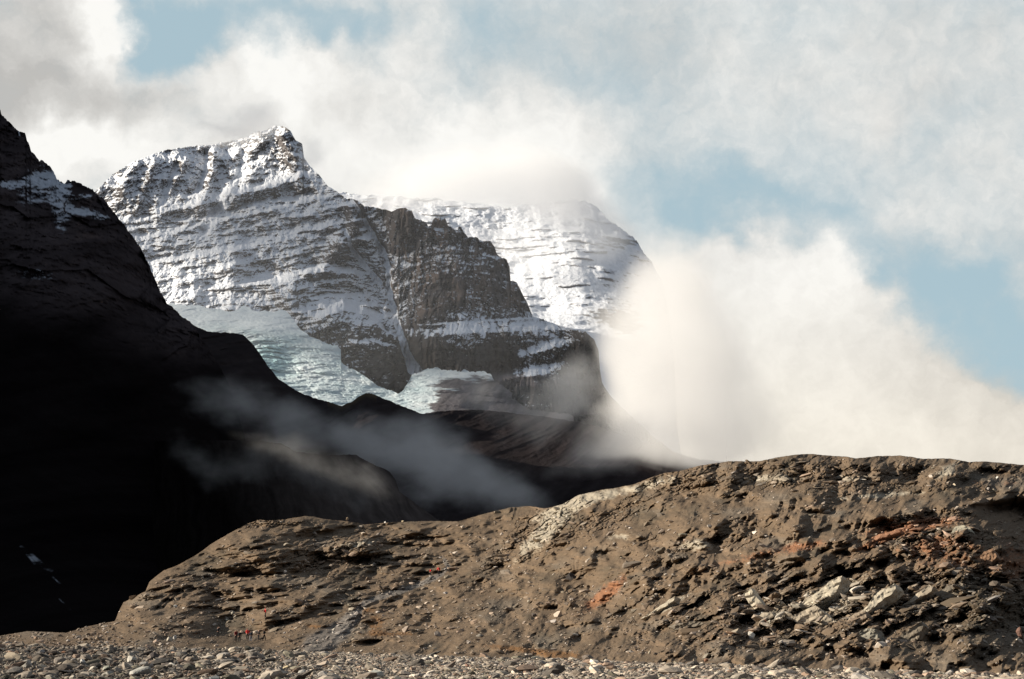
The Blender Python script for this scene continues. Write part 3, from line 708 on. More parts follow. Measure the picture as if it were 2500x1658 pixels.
rust = lump(PX, PY, 1478, 1450, 62, 16, -38) * 1.15 + lump(PX, PY, 2230, 1285, 110, 14, -8) * 1.1 + lump(PX, PY, 2170, 1310, 90, 10, -24) + lump(PX, PY, 2290, 1330, 110, 30) * .6 + lump(PX, PY, 2340, 1380, 110, 30) * .45 + lump(PX, PY, 1960, 1335, 60, 12, -10) * .7 + lump(PX, PY, 1830, 1360, 120, 12, -14) * .5 + lump(PX, PY, 2480, 1380, 60, 60) * .6 \
    + lump(PX, PY, 2430, 1180, 90, 8) * .35 + lump(PX, PY, 1800, 1550, 120, 40) * .25
col = blend(col, [.42, .195, .10], sst(.22, .8, rust + .6 * t2 + .4 * t3) * .85)
orng = lump(PX, PY, 915, 1525, 26, 36, 0) * .9 + lump(PX, PY, 965, 1548, 70, 6) * .9 + lump(PX, PY, 1270, 1586, 90, 8, 6) * 1.15 + lump(PX, PY, 1370, 1600, 60, 12) * .9 + lump(PX, PY, 770, 1530, 36, 8) * .9 + lump(PX, PY, 890, 1490, 30, 5) * .7 + lump(PX, PY, 355, 1517, 26, 4) * .6 + lump(PX, PY, 1050, 1530, 60, 10) * .4
col = blend(col, [.30, .15, .055], sst(.35, 1.0, orng + .7 * t2 + .5 * t3) * .75)
d, _t = segdist(PX + 6 * t2, PY + 3 * t2, [(770, 1578), (810, 1555), (845, 1525), (870, 1500), (890, 1470), (960, 1448), (1030, 1425), (1075, 1403), (1095, 1385), (1085, 1368)])
wpath = np.interp(_t, [0, .25, .4, .5, 1], [42, 26, 10, 9, 7])
col = blend(col, [.27, .25, .23], (1 - sst(wpath * .5, wpath, d)) * .75)
col = blend(col, [.09, .075, .05], lump(PX, PY, 2400, 1480, 130, 130) * .6 + sst(.2, .6, -t2) * .25)  # shade of the far right hollow painted in, plus random dark flecks
d, _t = segdist(PX + 6 * t2, PY, [(1440, 1200), (1800, 1225), (2500, 1240)])
col = col * .55
mat_hill = surf_mat('moraine_soil', var=0.30, scale=1.3, bump=0.5, bscale=2.2, bdist=.3)
Xb, Yb, Zb, Cb = backslope(X, Yw, Z, col, n=6, drop=.45, step=5)
tag(grid_mesh('hill', Xb, Yb, Zb, mat_hill, Cb, smooth=True), 'sunlit brown moraine hill rising to the right above the gravel', 'hill', kind='structure')


def hill_at(px, py):
    px = np.asarray(px, float); py = np.asarray(py, float)
    j = np.clip(np.round((px + 500) / 3800 * (HNX - 1)).astype(int), 0, HNX - 1)
    colp = HPY[:, j]
    i = np.argmin(np.abs(colp - py[None] if py.ndim else colp - py), axis=0)
    return HX[i, j], HY[i, j], HZ[i, j]


# ------------------------------------------------------------ stones
def rock_proto(rs, sub=2, planes=14, flat=1.0, rough=.05):
    import bmesh
    bm = bmesh.new(); bmesh.ops.create_icosphere(bm, subdivisions=sub, radius=1.0)
    d = np.array([v.co[:] for v in bm.verts]); f = np.array([[v.index for v in p.verts] for p in bm.faces], np.int32); bm.free()
    n = rs.normal(size=(planes, 3)); n /= np.linalg.norm(n, axis=1)[:, None]
    off = rs.uniform(.55, 1.0, planes)
    r = 1.0 / np.maximum((d @ n.T / off).max(1), .6)
    r *= 1 + rough * rs.normal(size=len(r))
    co = d * r[:, None]; co[:, 2] *= flat
    return co, f


def stone_field(name, P, S, mat, colr, protos, rs, label, smooth=False, sink=.25):
    """one mesh of many loose stones"""
    n = len(P); pid = rs.randint(0, len(protos), n); cos_, fs_, cs_ = [], [], []; base = 0
    for k, (co, f) in enumerate(protos):
        ix = np.where(pid == k)[0]
        if not len(ix): continue
        th = rs.uniform(0, 2 * math.pi, len(ix)); c, s_ = np.cos(th), np.sin(th)
        tx = rs.normal(0, .25, len(ix))
        v = co[None] * S[ix][:, None, :]
        x = v[..., 0] * c[:, None] - v[..., 1] * s_[:, None]; y = v[..., 0] * s_[:, None] + v[..., 1] * c[:, None]; z = v[..., 2] + x * tx[:, None]
        vv = np.stack([x + P[ix, 0][:, None], y + P[ix, 1][:, None], z + P[ix, 2][:, None] + (S[ix, 2] * (.6 - sink))[:, None]], -1)
        cos_.append(vv.reshape(-1, 3)); fs_.append((f[None] + (np.arange(len(ix)) * len(co))[:, None, None] + base).reshape(-1, 3))
        cs_.append(np.repeat(colr[ix], len(co), 0)); base += len(ix) * len(co)
    o = raw_mesh(name, np.concatenate(cos_), np.concatenate(fs_), mat, np.concatenate(cs_), smooth)
    tag(o, label, 'stones', kind='stuff')
    return o


rs = np.random.RandomState(5)
mat_stone = surf_mat('stone', var=0.22, scale=14.0, bump=0.4, bscale=30.0, bdist=.02, rough=.85, spec=.25)
P0s = [rock_proto(rs, 1, 10, rs.uniform(.6, .9), .04) for _ in range(10)]
P1s = [rock_proto(rs, 2, 13, rs.uniform(.6, 1.0), .025) for _ in range(10)]
PAL = np.array([[.34, .30, .26], [.42, .38, .33], [.50, .46, .40], [.24, .21, .19], [.33, .25, .20], [.42, .31, .24], [.15, .14, .13], [.60, .56, .50], [.36, .35, .34], [.28, .27, .22]]) * 1.1
# scree on the hill
N = 28000
jj = rs.randint(60, HNX - 60, N); ii = (rs.rand(N) ** .75 * (HNY - 60)).astype(int) + 6
rk = rocky[ii, jj]; keep = rs.rand(N) < (.30 + .7 * sst(.0, .5, fbm(HPX[ii, jj] / 90, HPY[ii, jj] / 40, 3, seed=300) + .25 + .3 * rk))
ii, jj = ii[keep], jj[keep]
sz = np.exp(rs.normal(-2.0, .62, len(ii))) * (HY[ii, jj] / 260)
sz = np.clip(sz, .05, .8)
S = np.stack([sz * rs.uniform(.8, 1.5, len(sz)), sz * rs.uniform(.7, 1.2, len(sz)), sz * rs.uniform(.5, 1.0, len(sz))], 1)
Pq = np.stack([HX[ii, jj], HY[ii, jj], HZ[ii, jj]], 1)
cc = col[ii, jj] * rs.uniform(.7, 1.5, (len(ii), 1)) * .95 + PAL[rs.randint(0, 10, len(ii))] * rs.choice([.1, .35, .7], len(ii), p=[.55, .33, .12])[:, None]
stone_field('scree', Pq, S, mat_stone, cc, P0s, rs, 'small brown stones scattered over the sunlit hillside')

# angular rubble where the bedrock breaks up
N = 78000
jj = rs.randint(60, HNX - 60, N); ii = (rs.rand(N) * (HNY - 40)).astype(int) + 6
keep = rs.rand(N) < sst(.35, .95, rocky[ii, jj] + .35 * fbm(HPX[ii, jj] / 50, HPY[ii, jj] / 26, 3, seed=303)) * .24
ii, jj = ii[keep], jj[keep]
sz = np.clip(np.exp(rs.normal(-1.4, .75, len(ii))) * (HY[ii, jj] / 260), .08, .75)
S = np.stack([sz * rs.uniform(.9, 1.9, len(sz)), sz * rs.uniform(.7, 1.1, len(sz)), sz * rs.uniform(.35, .9, len(sz))], 1)
Pq = np.stack([HX[ii, jj], HY[ii, jj], HZ[ii, jj]], 1)
PAs = [rock_proto(rs, 2, 8, rs.uniform(.6, .9), .015) for _ in range(8)]
cc = col[ii, jj] * rs.uniform(.75, 1.35, (len(ii), 1)) + PAL[rs.randint(0, 10, len(ii))] * rs.choice([0, .2, .5], len(ii), p=[.6, .3, .1])[:, None]
stone_field('rubble', Pq, S, mat_stone, cc, PAs, rs, 'broken angular rubble below the rocky outcrops of the hill', sink=.2)

# ------------------------------------------------------------ gravel flat
gpx = np.linspace(-700, 3400, 900)
gt = np.linspace(0, 1, 220)[:, None]
edge = g_edge(gpx) + 1.5 * fbm(gpx / 60, gpx * 0, 4, seed=230)
gpy = 1830 + (edge[None] - 1830) * gt
GY = CAMZ * FP / (gpy - HOR); GX = (gpx[None] - 1250) / FP * GY / math.cos(PITCH) * math.cos(PITCH)
cx_, cy2, _z = ray(np.broadcast_to(gpx, gpy.shape), gpy); GX = cx_ / cy2 * GY
def gz_(x, y): return .10 * fbm(x / 5, y / 7, 4, seed=231) - .02
GZ = gz_(GX, GY)
ex = [(GX[-1] * (1 + d / GY[-1]), GY[-1] + d, GZ[-1] - dz) for d, dz in ((.6, .12), (1.5, .5), (4, 1.6), (9, 3.2), (16, 6))]
GXa = np.vstack([GX] + [e[0] for e in ex]); GYa = np.vstack([GY] + [e[1] for e in ex]); GZa = np.vstack([GZ] + [e[2] for e in ex])
tg = fbm(GXa / .5, GYa / .5, 4, gain=.7, seed=232)
gc = np.array([.06, .052, .045])[None, None] * (1 + .5 * tg)[..., None]
mat_grav = surf_mat('gravel_bed', var=0.4, scale=9.0, bump=1.0, bscale=12.0, bdist=.08)
tag(grid_mesh('gravel_flat', GXa, GYa, GZa, mat_grav, gc), kind='structure')


def gravel_pos(px, py):
    Yq = CAMZ * FP / (np.asarray(py, float) - HOR); cx_, cyy, _ = ray(px, py); Xq = cx_ / cyy * Yq
    return Xq, Yq, gz_(Xq, Yq)


N = 130000
px = rs.uniform(-300, 2850, N); e = g_edge(px)
Ye = CAMZ * FP / (e - HOR) + .3; Yn = CAMZ * FP / (1690 - HOR)
Yq = np.sqrt(rs.uniform(0, 1, N) * (Ye ** 2 - Yn ** 2) + Yn ** 2)
Xq = (px - 1250) / FP * Yq
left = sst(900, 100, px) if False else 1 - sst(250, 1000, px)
sz = np.exp(rs.normal(-3.05, .42, N)) * (1 + .35 * left * (rs.rand(N) < .4))
big = rs.rand(N) < .022 + .04 * left * sst(110, 60, Yq) if False else rs.rand(N) < (.010 + .035 * left)
sz = np.where(big, sz * rs.uniform(1.8, 4.2, N), sz)
sz = np.clip(sz, .03, .34)
S = np.stack([sz * rs.uniform(.9, 1.6, N), sz * rs.uniform(.8, 1.2, N), sz * rs.uniform(.55, .95, N)], 1)
Pq = np.stack([Xq, Yq, gz_(Xq, Yq)], 1)
cc = PAL[rs.choice(10, N, p=[.16, .16, .12, .12, .09, .05, .10, .05, .10, .05])] * rs.uniform(.35, 1.15, (N, 1)) * np.array([1.0, .93, .84])
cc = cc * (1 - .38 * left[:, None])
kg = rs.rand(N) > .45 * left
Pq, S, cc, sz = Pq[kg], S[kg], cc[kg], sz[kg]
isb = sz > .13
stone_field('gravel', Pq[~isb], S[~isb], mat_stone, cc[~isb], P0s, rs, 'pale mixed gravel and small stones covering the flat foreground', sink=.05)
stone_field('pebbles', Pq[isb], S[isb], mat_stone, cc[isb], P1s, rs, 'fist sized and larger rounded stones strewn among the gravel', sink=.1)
# ------------------------------------------------------------ clouds and mist, as real volumes where they hang
def cloud(name, lo, hi, items, dens, nscale, label, warp=.12, wscale=3.0, cut=.35, soft=.5, namp=.9, aniso=.35, color=(.995, .995, .995, 1), detail=6.0, stretch=(1, 1, 1), step=1.0):
    """items: x, y, z (m), rx, ry, rz (m), tilt about the view axis, amplitude"""
    co = np.array([[x, y, z] for z in (lo[2], hi[2]) for y in (lo[1], hi[1]) for x in (lo[0], hi[0])], np.float32)
    f = np.array([[0, 2, 3, 1], [4, 5, 7, 6], [0, 1, 5, 4], [2, 6, 7, 3], [0, 4, 6, 2], [1, 3, 7, 5]])
    m = bpy.data.materials.new(name + '_air'); m.use_nodes = True
    T = NT(m.node_tree)
    for n in list(T.n): T.n.remove(n)
    geo = T.node('ShaderNodeNewGeometry')
    pk = T.v('SCALE', geo.outputs['Position'], scale=.001)
    wv = T.v('SCALE', T.v('SUBTRACT', T.noise(pk, wscale, 2.0, .5, color=True), (.5, .5, .5)), scale=warp)
    pw = T.v('ADD', pk, wv)
    acc = None
    for (x, y, z, rx, ry, rz, rot, a) in items:
        mp = T.node('ShaderNodeMapping', vector_type='TEXTURE')
        mp.inputs['Location'].default_value = (x / 1000, y / 1000, z / 1000)
        mp.inputs['Rotation'].default_value = (0, R(-rot), 0)
        mp.inputs['Scale'].default_value = (rx / 1000, ry / 1000, rz / 1000)
        T.l.new(pw, mp.inputs[0])
        w = T.smooth(T.v('LENGTH', mp.outputs[0]), .1, 1.1, a, 0.0)
        acc = w if acc is None else T.m('ADD', acc, w)
    nz_ = T.noise(T.v('MULTIPLY', pk, stretch), nscale, detail, .6)
    d = T.m('ADD', acc, T.m('MULTIPLY', T.m('SUBTRACT', nz_, .5), namp))
    d = T.m('MULTIPLY', T.smooth(d, cut, cut + soft), T.m('MINIMUM', T.m('MULTIPLY', acc, 5.0), 1.0))
    d = T.m('MULTIPLY', d, dens)
    pv = T.node('ShaderNodeVolumePrincipled')
    pv.inputs['Color'].default_value = color
    pv.inputs['Anisotropy'].default_value = aniso
    T.l.new(d, pv.inputs['Density'])
    o_ = T.node('ShaderNodeOutputMaterial'); T.l.new(pv.outputs[0], o_.inputs['Volume'])
    m.cycles.volume_step_rate = step
    c0 = (np.array(lo) + np.array(hi)) / 2
    ob = raw_mesh(name, co - c0.astype(np.float32), f, m, None, False)
    ob.location = c0.tolist()
    tag(ob, label, 'cloud', kind='stuff')
    return ob


def el(px, py, Y, hw, hh, ry, rot=0, a=1.0):
    """an ellipsoid of cloud seen at photo px, py, hanging Y metres away"""
    x, _, z = at(px, py, Y); k = Y / FP
    return (float(x), Y, float(z), hw * k, ry, hh * k, rot, a)


def box(items, pad=1.15):
    a = np.array([[i[0], i[1], i[2]] for i in items]); r = np.array([[max(i[3], i[5] * abs(math.sin(R(i[6])))), i[4], max(i[5], i[3] * abs(math.sin(R(i[6]))))] for i in items]) * pad
    return (a - r).min(0), (a + r).max(0)


it = [el(1650, 860, 3100, 240, 270, 560, 0, 1.25), el(1665, 980, 2900, 170, 200, 420, 0, .7), el(1830, 1050, 3000, 200, 110, 420, -15, .5), el(1640, 720, 3000, 110, 120, 300, -20, .55), el(1560, 960, 3000, 210, 170, 500, 30, .9), el(1740, 1000, 3100, 210, 200, 500, -20, .55), el(1660, 1100, 3000, 280, 120, 420, 0, 1.05), el(1540, 780, 3100, 190, 170, 400, 0, .75), el(1640, 690, 3100, 150, 130, 360, -40, .65)]
lo, hi = box(it)
cloud('cloud', lo, hi, it, .0042, 11.0, 'thick warm white cloud bank rising behind the right half of the hill', warp=.16, wscale=6.0, namp=1.5, soft=.9, step=.5, detail=8.0, aniso=.1)

it = [el(520, 985, 2050, 120, 70, 130, 0, .6), el(650, 1010, 2080, 180, 110, 150, -25, .7), el(820, 1060, 2100, 230, 100, 170, -12, .75), el(1000, 1110, 2150, 220, 120, 180, -20, .95), el(1130, 1150, 2150, 220, 120, 180, -35, .9), el(1270, 1210, 2150, 190, 80, 150, -30, .75), el(1000, 1200, 1950, 160, 90, 120, -50, .6)]
lo, hi = box(it)
cloud('mist', lo, hi, it, .0062, 20.0, 'grey mist drifting along the dark valley behind the shaded moraine ridge', warp=.07, wscale=12.0, cut=.2, soft=1.3, namp=2.0, aniso=.2, stretch=(1, .6, 1.5), step=.6)
it = [el(470, 1120, 1330, 160, 80, 60, -22, .7), el(620, 1130, 1330, 170, 90, 60, -10, .65), el(780, 1150, 1330, 200, 90, 60, -30, .8), el(920, 1210, 1300, 160, 90, 60, -40, .6)]
lo, hi = box(it)
cloud('mist', lo, hi, it, .0060, 30.0, 'thin torn wisp of mist hanging in front of the shaded moraine ridge', warp=.05, wscale=16.0, cut=.25, soft=1.3, namp=2.0, aniso=.2, stretch=(1, .6, 1.4))
it = [el(1200, 965, 2750, 190, 80, 200, 10, .55), el(1340, 1010, 2750, 150, 100, 180, 30, .75), el(1420, 950, 2750, 130, 110, 190, 60, .8), el(1500, 1080, 2700, 190, 90, 200, 20, .8), el(1400, 1130, 2600, 170, 60, 160, 20, .5)]
lo, hi = box(it)
cloud('mist', lo, hi, it, .0050, 14.0, 'lit tatters of mist floating in front of the lower cliff at the cloud edge', warp=.08, wscale=9.0, cut=.2, soft=1.1, namp=2.0, aniso=.3)
# on the summit and over the far snowfield
it = [el(630, 300, 5600, 130, 42, 300, 15, .9), el(520, 325, 5650, 120, 26, 300, 5, .7), el(760, 370, 5500, 60, 90, 300, -50, .6)]
lo, hi = box(it)
cloud('cloud', lo, hi, it, .0105, 8.0, 'white cloud cap trailing over the summit of the main peak', warp=.12, wscale=5, cut=.25, soft=.9, namp=1.0)
it = [el(1150, 440, 6900, 420, 90, 500, 0, 1.2), el(1350, 470, 6800, 190, 100, 450, -25, .95), el(1500, 570, 6700, 110, 90, 400, -40, .5), el(1640, 740, 6500, 110, 150, 400, -70, .8), el(950, 500, 6900, 160, 50, 500, 0, .5), el(1300, 600, 6900, 330, 170, 500, 0, .52)]
lo, hi = box(it)
cloud('cloud', lo, hi, it, .0050, 4.5, 'bright veil of cloud over the crest of the distant snow mountain', warp=.25, wscale=2.0, cut=.2, soft=1.0, namp=.8)

it = [el(700, 640, 4050, 900, 480, 260, 0, 1.0), el(1300, 700, 4050, 600, 460, 260, 0, 1.0)]  # even haze, not a mist bank; added to soften the contrast of the peaks
lo, hi = box(it)
cloud('mist', lo, hi, it, .00028, 2.0, 'faint veil of airy haze hanging between the valley and the peaks', warp=.3, wscale=1.5, cut=.2, soft=.6, namp=.6, aniso=.2, detail=2.0)
# a broken bank further left, between the sun and the peaks: it hangs outside the picture and dapples them
it = [(-3300, 5350, 2330, 900, 850, 480, 0, 1.0), (-3200, 4500, 2050, 800, 800, 520, 0, 1.0)]
lo, hi = box(it)
cloud('cloud', lo, hi, it, .0030, 1.6, 'broken cloud bank drifting high over the left mountain', warp=.5, wscale=1.2, cut=.25, soft=.7, namp=1.3)
# ------------------------------------------------------------ single boulders and slabs
def flat_mat(name, rgb, rough=.85):
    m = bpy.data.materials.new(name); m.use_nodes = True
    T = NT(m.node_tree); b = T.n['Principled BSDF']
    geo = T.node('ShaderNodeNewGeometry')
    f = T.m('ADD', T.m('MULTIPLY', T.m('SUBTRACT', T.noise(geo.outputs['Position'], 9.0, 5.0, .6), .5), .5), 1.0)
    T.l.new(T.v('SCALE', rgb, scale=f), b.inputs['Base Color'])
    b.inputs['Roughness'].default_value = rough; b.inputs['Specular IOR Level'].default_value = .2
    return m


def boulder(name, px, py, w, h, rgb, label, cat='boulder', group=None, where='hill', seed=0, depth=1.0, flat=1.0, tilt=0.0, angular=11):
    """px, py = foot of the stone in the photo, w, h = its size in photo px"""
    r = np.random.RandomState(seed + 1000)
    if where == 'hill':
        bx, by, bz = [float(a) for a in hill_at(px, py)]
    else:
        bx, by, bz = [float(a) for a in gravel_pos(px, py)]
    k = by / FP
    co, f = rock_proto(r, 3, angular, 1.0, .0)
    co = co / np.abs(co).max(0)
    co = co + .035 * np.stack([fbm(co[:, 1] * 2.3 + seed, co[:, 2] * 2.3, 4, gain=.6, seed=seed % 50 + j) for j in range(3)], 1)
    c = co * np.array([w * k / 2, w * k / 2 * depth, h * k / 2 * 1.12])
    a = R(tilt); c = np.stack([c[:, 0] * math.cos(a) - c[:, 2] * math.sin(a), c[:, 1], c[:, 0] * math.sin(a) + c[:, 2] * math.cos(a)], 1)
    c[:, 2] += h * k * .42
    tcol = np.array(rgb) * (1 + .35 * fbm(co[:, 0] * 2, co[:, 2] * 3, 4, gain=.65, seed=seed % 40))[:, None]
    o = raw_mesh(name, c, f, mat_stone, tcol, False)
    o.location = (bx, by + w * k / 2 * depth * .3, bz)
    tag(o, label, cat, group)
    return o


def slab(px, py, pts, rgb, label, thick=1.2, lean=.35, seed=0, pull=1.5, group=None, name='rock_slab', cat='slab'):
    """a tilted bed of rock: pts = outline in photo px; lean pushes its upper edge back into the hill"""
    bx, by, bz = [float(a) for a in hill_at(px, py)]
    by -= pull; k = by / FP
    cxp = sum(p[0] for p in pts) / len(pts); cyp = sum(p[1] for p in pts) / len(pts)
    pts = [(cxp + (p[0] - cxp) * 1.22, cyp + (p[1] - cyp) * 1.22) for p in pts]
    P = []
    for (a, b) in pts:
        dpt = by + (cyp - b) * k * lean - (a - cxp) * k * .25
        x, y, z = at(a, b, dpt); P.append((float(x), float(y), float(z)))
    import bmesh
    bm = bmesh.new()
    v = [bm.verts.new(p) for p in P]
    fc = bm.faces.new(v)
    g = bmesh.ops.extrude_face_region(bm, geom=[fc])
    nv = [e for e in g['geom'] if isinstance(e, bmesh.types.BMVert)]
    for q in nv: q.co.x += thick * .55; q.co.y += thick * .9; q.co.z -= thick * .25
    bmesh.ops.recalc_face_normals(bm, faces=bm.faces)
    bmesh.ops.triangulate(bm, faces=[f_ for f_ in bm.faces if len(f_.verts) > 4])
    for _ in range(3):
        bmesh.ops.subdivide_edges(bm, edges=[e for e in bm.edges if e.calc_length() > 3 * k * 2.4], cuts=1, use_grid_fill=True)
        bmesh.ops.triangulate(bm, faces=bm.faces)
    c = np.array([q.co[:] for q in bm.verts]); f = np.array([[q.index for q in p.verts] for p in bm.faces], np.int32)
    bm.verts.index_update(); f = np.array([[q.index for q in p.verts] for p in bm.faces], np.int32)
    bm.free()
    u = c[:, 0] * .9 + c[:, 2] * .5; w = -c[:, 0] * .5 + c[:, 2] * .9
    n1 = fbm(u / 1.6, w / .5, 5, gain=.6, seed=seed); n2 = fbm(u / .7 + 9, w / .7, 4, gain=.6, seed=seed + 3)
    c[:, 1] += .45 * n1; c[:, 0] += .18 * n2; c[:, 2] += .14 * n1
    tcol = np.array(rgb) * (1 + .30 * n1 + .35 * n2)[:, None]
    o0 = np.array([bx, by, bz])
    o = raw_mesh(name, c - o0, f, mat_stone, tcol, False)
    o.location = (bx, by, bz)
    tag(o, label, cat, group)
    return o


TAN = (.38, .32, .24); TAN2 = (.48, .42, .32); GREYB = (.20, .17, .13)
slab(2000, 1470, [(1924, 1500), (1945, 1488), (1975, 1462), (2000, 1446), (2022, 1424), (2046, 1416), (2040, 1430), (2034, 1446), (2012, 1466), (1985, 1486), (1955, 1500)], TAN2, 'largest long pale slab slanting up to the right in the middle of the rocky outcrop', 2.6, .5, 1, 3.0)
slab(1990, 1525, [(1932, 1508), (1960, 1500), (1992, 1484), (2010, 1500), (2030, 1516), (2048, 1528), (2040, 1534), (2000, 1522), (1960, 1520)], TAN, 'broken pale rock face directly under the largest slanting slab', 2.4, .3, 2, 2.4)
slab(1850, 1480, [(1820, 1452), (1834, 1440), (1838, 1448), (1848, 1462), (1862, 1478), (1858, 1492), (1842, 1484), (1830, 1472)], TAN2, 'pale upright block at the left end of the outcrop, leaning right', 1.8, .2, 3, 2.5, name='rock_block', cat='rock')
slab(2150, 1480, [(2104, 1494), (2124, 1474), (2136, 1456), (2156, 1442), (2178, 1431), (2180, 1440), (2172, 1452), (2156, 1462), (2140, 1474), (2122, 1490)], TAN2, 'pale slanting slab with a hooked upper end, right of the largest slab', 2.2, .5, 4, 3.0)
slab(2240, 1470, [(2208, 1474), (2228, 1460), (2246, 1444), (2264, 1432), (2272, 1436), (2268, 1446), (2244, 1458), (2222, 1472)], TAN, 'narrow pale slab slanting upward, farthest right of the slab row', 1.6, .5, 5, 2.4)
slab(2085, 1515, [(2061, 1524), (2078, 1508), (2094, 1497), (2108, 1494), (2112, 1508), (2098, 1520), (2080, 1526)], (.28, .22, .16), 'small reddish brown striped slab below the hooked slab', 1.6, .5, 6, 2.2)
slab(2045, 1485, [(2028, 1486), (2044, 1478), (2058, 1474), (2062, 1482), (2050, 1488), (2036, 1492)], TAN2, 'short flat pale slab perched just right of the largest slab', 1.4, .8, 7, 2.6)
slab(1868, 1507, [(1850, 1508), (1862, 1498), (1880, 1496), (1884, 1504), (1868, 1511), (1852, 1514)], TAN, 'small flat tan slab lying beneath the pale upright block', 1.2, .8, 8, 2.0)
slab(1895, 1485, [(1880, 1492), (1892, 1480), (1904, 1470), (1908, 1474), (1900, 1484), (1888, 1494)], TAN, 'thin tan slab fragment between the upright block and the largest slab', 1.0, .5, 9, 2.0)
slab(1640, 1480, [(1572, 1506), (1600, 1488), (1632, 1466), (1642, 1460), (1638, 1470), (1612, 1486), (1584, 1502)], TAN2, 'long thin pale ledge of rock right of the dark mound on the slope', 1.5, .6, 10, 2.0)
slab(1690, 1525, [(1640, 1530), (1660, 1522), (1700, 1518), (1712, 1524), (1690, 1530), (1655, 1536)], GREYB, 'low dull brown ledge at the left foot of the outcrop', 1.6, .4, 11, 2.0)
slab(1810, 1555, [(1766, 1560), (1784, 1544), (1800, 1536), (1798, 1544), (1782, 1556), (1770, 1566)], TAN, 'pale leaf shaped slab below the outcrop, left of the white pointed rock', 1.2, .5, 12, 1.8)
slab(2120, 1555, [(2100, 1542), (2118, 1536), (2138, 1538), (2136, 1560), (2116, 1566), (2102, 1556)], (.27, .25, .20), 'greyish block at the foot of the outcrop under the striped slab', 1.8, .2, 13, 1.6, name='rock_block', cat='rock')
slab(2310, 1300, [(2326, 1300), (2336, 1288), (2352, 1284), (2364, 1290), (2368, 1298), (2350, 1304), (2334, 1304)], (.36, .33, .25), 'rounded pale slab resting on the rust coloured ridge at far right', 2.0, .7, 14, 2.0)
slab(2140, 1320, [(2104, 1328), (2124, 1316), (2148, 1306), (2190, 1296), (2188, 1302), (2150, 1314), (2124, 1326)], (.33, .17, .10), 'long rust red ledge below the smooth brown mound at right', 1.4, .5, 15, 1.6)
slab(2330, 1455, [(2290, 1448), (2318, 1432), (2345, 1428), (2350, 1440), (2336, 1452), (2302, 1462)], GREYB, 'dull grey brown slab right of the slab row near the dark hollow', 1.6, .5, 16, 2.0)
slab(2400, 1365, [(2380, 1374), (2402, 1352), (2420, 1344), (2428, 1360), (2412, 1380), (2392, 1388)], (.25, .15, .09), 'rust brown block standing out of the dark hollow at far right', 2.0, .3, 17, 2.0, name='rock_block', cat='rock')
slab(2225, 1560, [(2200, 1556), (2220, 1536), (2244, 1520), (2250, 1530), (2240, 1556), (2216, 1572)], (.19, .16, .12), 'brown wedge of rock at the base of the outcrop near the right edge', 1.8, .4, 18, 1.5)

B = boulder
B('boulder', 1392, 1418, 36, 24, (.035, .03, .028), 'black angular boulder alone on the middle of the open slope', seed=1)
B('boulder', 1540, 1388, 52, 18, (.16, .13, .10), 'long flat dark boulder above and right of the black boulder', seed=2, depth=.7, tilt=8)
B('boulder', 1612, 1354, 28, 19, (.14, .115, .085), 'dark brown cubic boulder uphill of the long flat boulder', seed=3)
B('boulder', 1634, 1350, 16, 10, (.15, .12, .09), 'small brown stone touching the right side of the cubic boulder', seed=4)
B('boulder', 1664, 1309, 30, 11, (.22, .19, .14), 'flat tan boulder high on the slope', seed=5, depth=.7)
B('boulder', 1706, 1307, 15, 8, (.10, .085, .07), 'small dark stone right of the flat tan boulder', seed=6)
B('boulder', 1640, 1374, 14, 9, (.17, .14, .10), 'little brown stone below the cubic boulder', seed=7)
B('white_rock', 1834, 1560, 20, 24, (.62, .58, .50), 'brightest white pointed rock under the outcrop', cat='rock', seed=8, depth=.6, angular=6)
B('boulder', 1868, 1522, 12, 11, (.42, .20, .12), 'small orange stone below the little tan slab', seed=9)
B('boulder', 1880, 1522, 10, 12, (.38, .36, .30), 'small pale stone beside the orange stone', seed=10)
B('boulder', 1890, 1545, 22, 14, (.12, .10, .08), 'dark rounded boulder below the outcrop, right of the white rock', seed=11)
B('boulder', 1696, 1618, 13, 12, (.40, .33, .24), 'tan boulder at the very foot of the hill beside the gravel', seed=12)
B('boulder', 1724, 1616, 13, 11, (.30, .17, .11), 'reddish boulder at the foot of the hill, right of the tan one', seed=13)
B('boulder', 1706, 1624, 20, 7, (.24, .14, .10), 'flat reddish stone half buried between the gravel and the tan boulder', seed=14)
B('boulder', 1587, 1596, 9, 10, (.33, .29, .22), 'small grey stone near the hill foot left of the tan boulder', seed=15)
B('boulder', 1602, 1600, 16, 7, (.13, .11, .09), 'low dark stone right of the small grey stone', seed=16)
B('boulder', 1888, 1552, 9, 7, (.44, .40, .33), 'tiny pale stone at the outcrop foot', seed=17)
B('boulder', 426, 1484, 11, 8, (.55, .53, .48), 'single white boulder on the left flank of the hill', seed=18)
B('boulder', 315, 1531, 11, 8, (.06, .05, .045), 'dark stone on the low left tail of the hill', seed=19)
B('boulder', 330, 1545, 12, 6, (.18, .15, .12), 'brown stone below the dark stone on the hill tail', seed=20)
B('boulder', 413, 1566, 16, 14, (.42, .38, .31), 'pale split boulder at the edge of the gravel, left of the walkers', seed=21, angular=6)
B('boulder', 425, 1562, 12, 12, (.48, .46, .42), 'grey white shard leaning on the pale split boulder', seed=22, angular=5, tilt=-40, depth=.5)
B('boulder', 948, 1474, 9, 12, (.03, .028, .026), 'dark pointed stone beside the upper part of the path', seed=23, angular=6)
B('boulder', 910, 1384, 10, 7, (.33, .26, .19), 'small tan stone below the rock knoll', seed=24)
B('boulder', 1073, 1421, 6, 6, (.60, .54, .46), 'tiny white stone below the two upper walkers', seed=25)
B('boulder', 1012, 1423, 13, 8, (.10, .085, .07), 'dark stone downhill of the two upper walkers', seed=26)
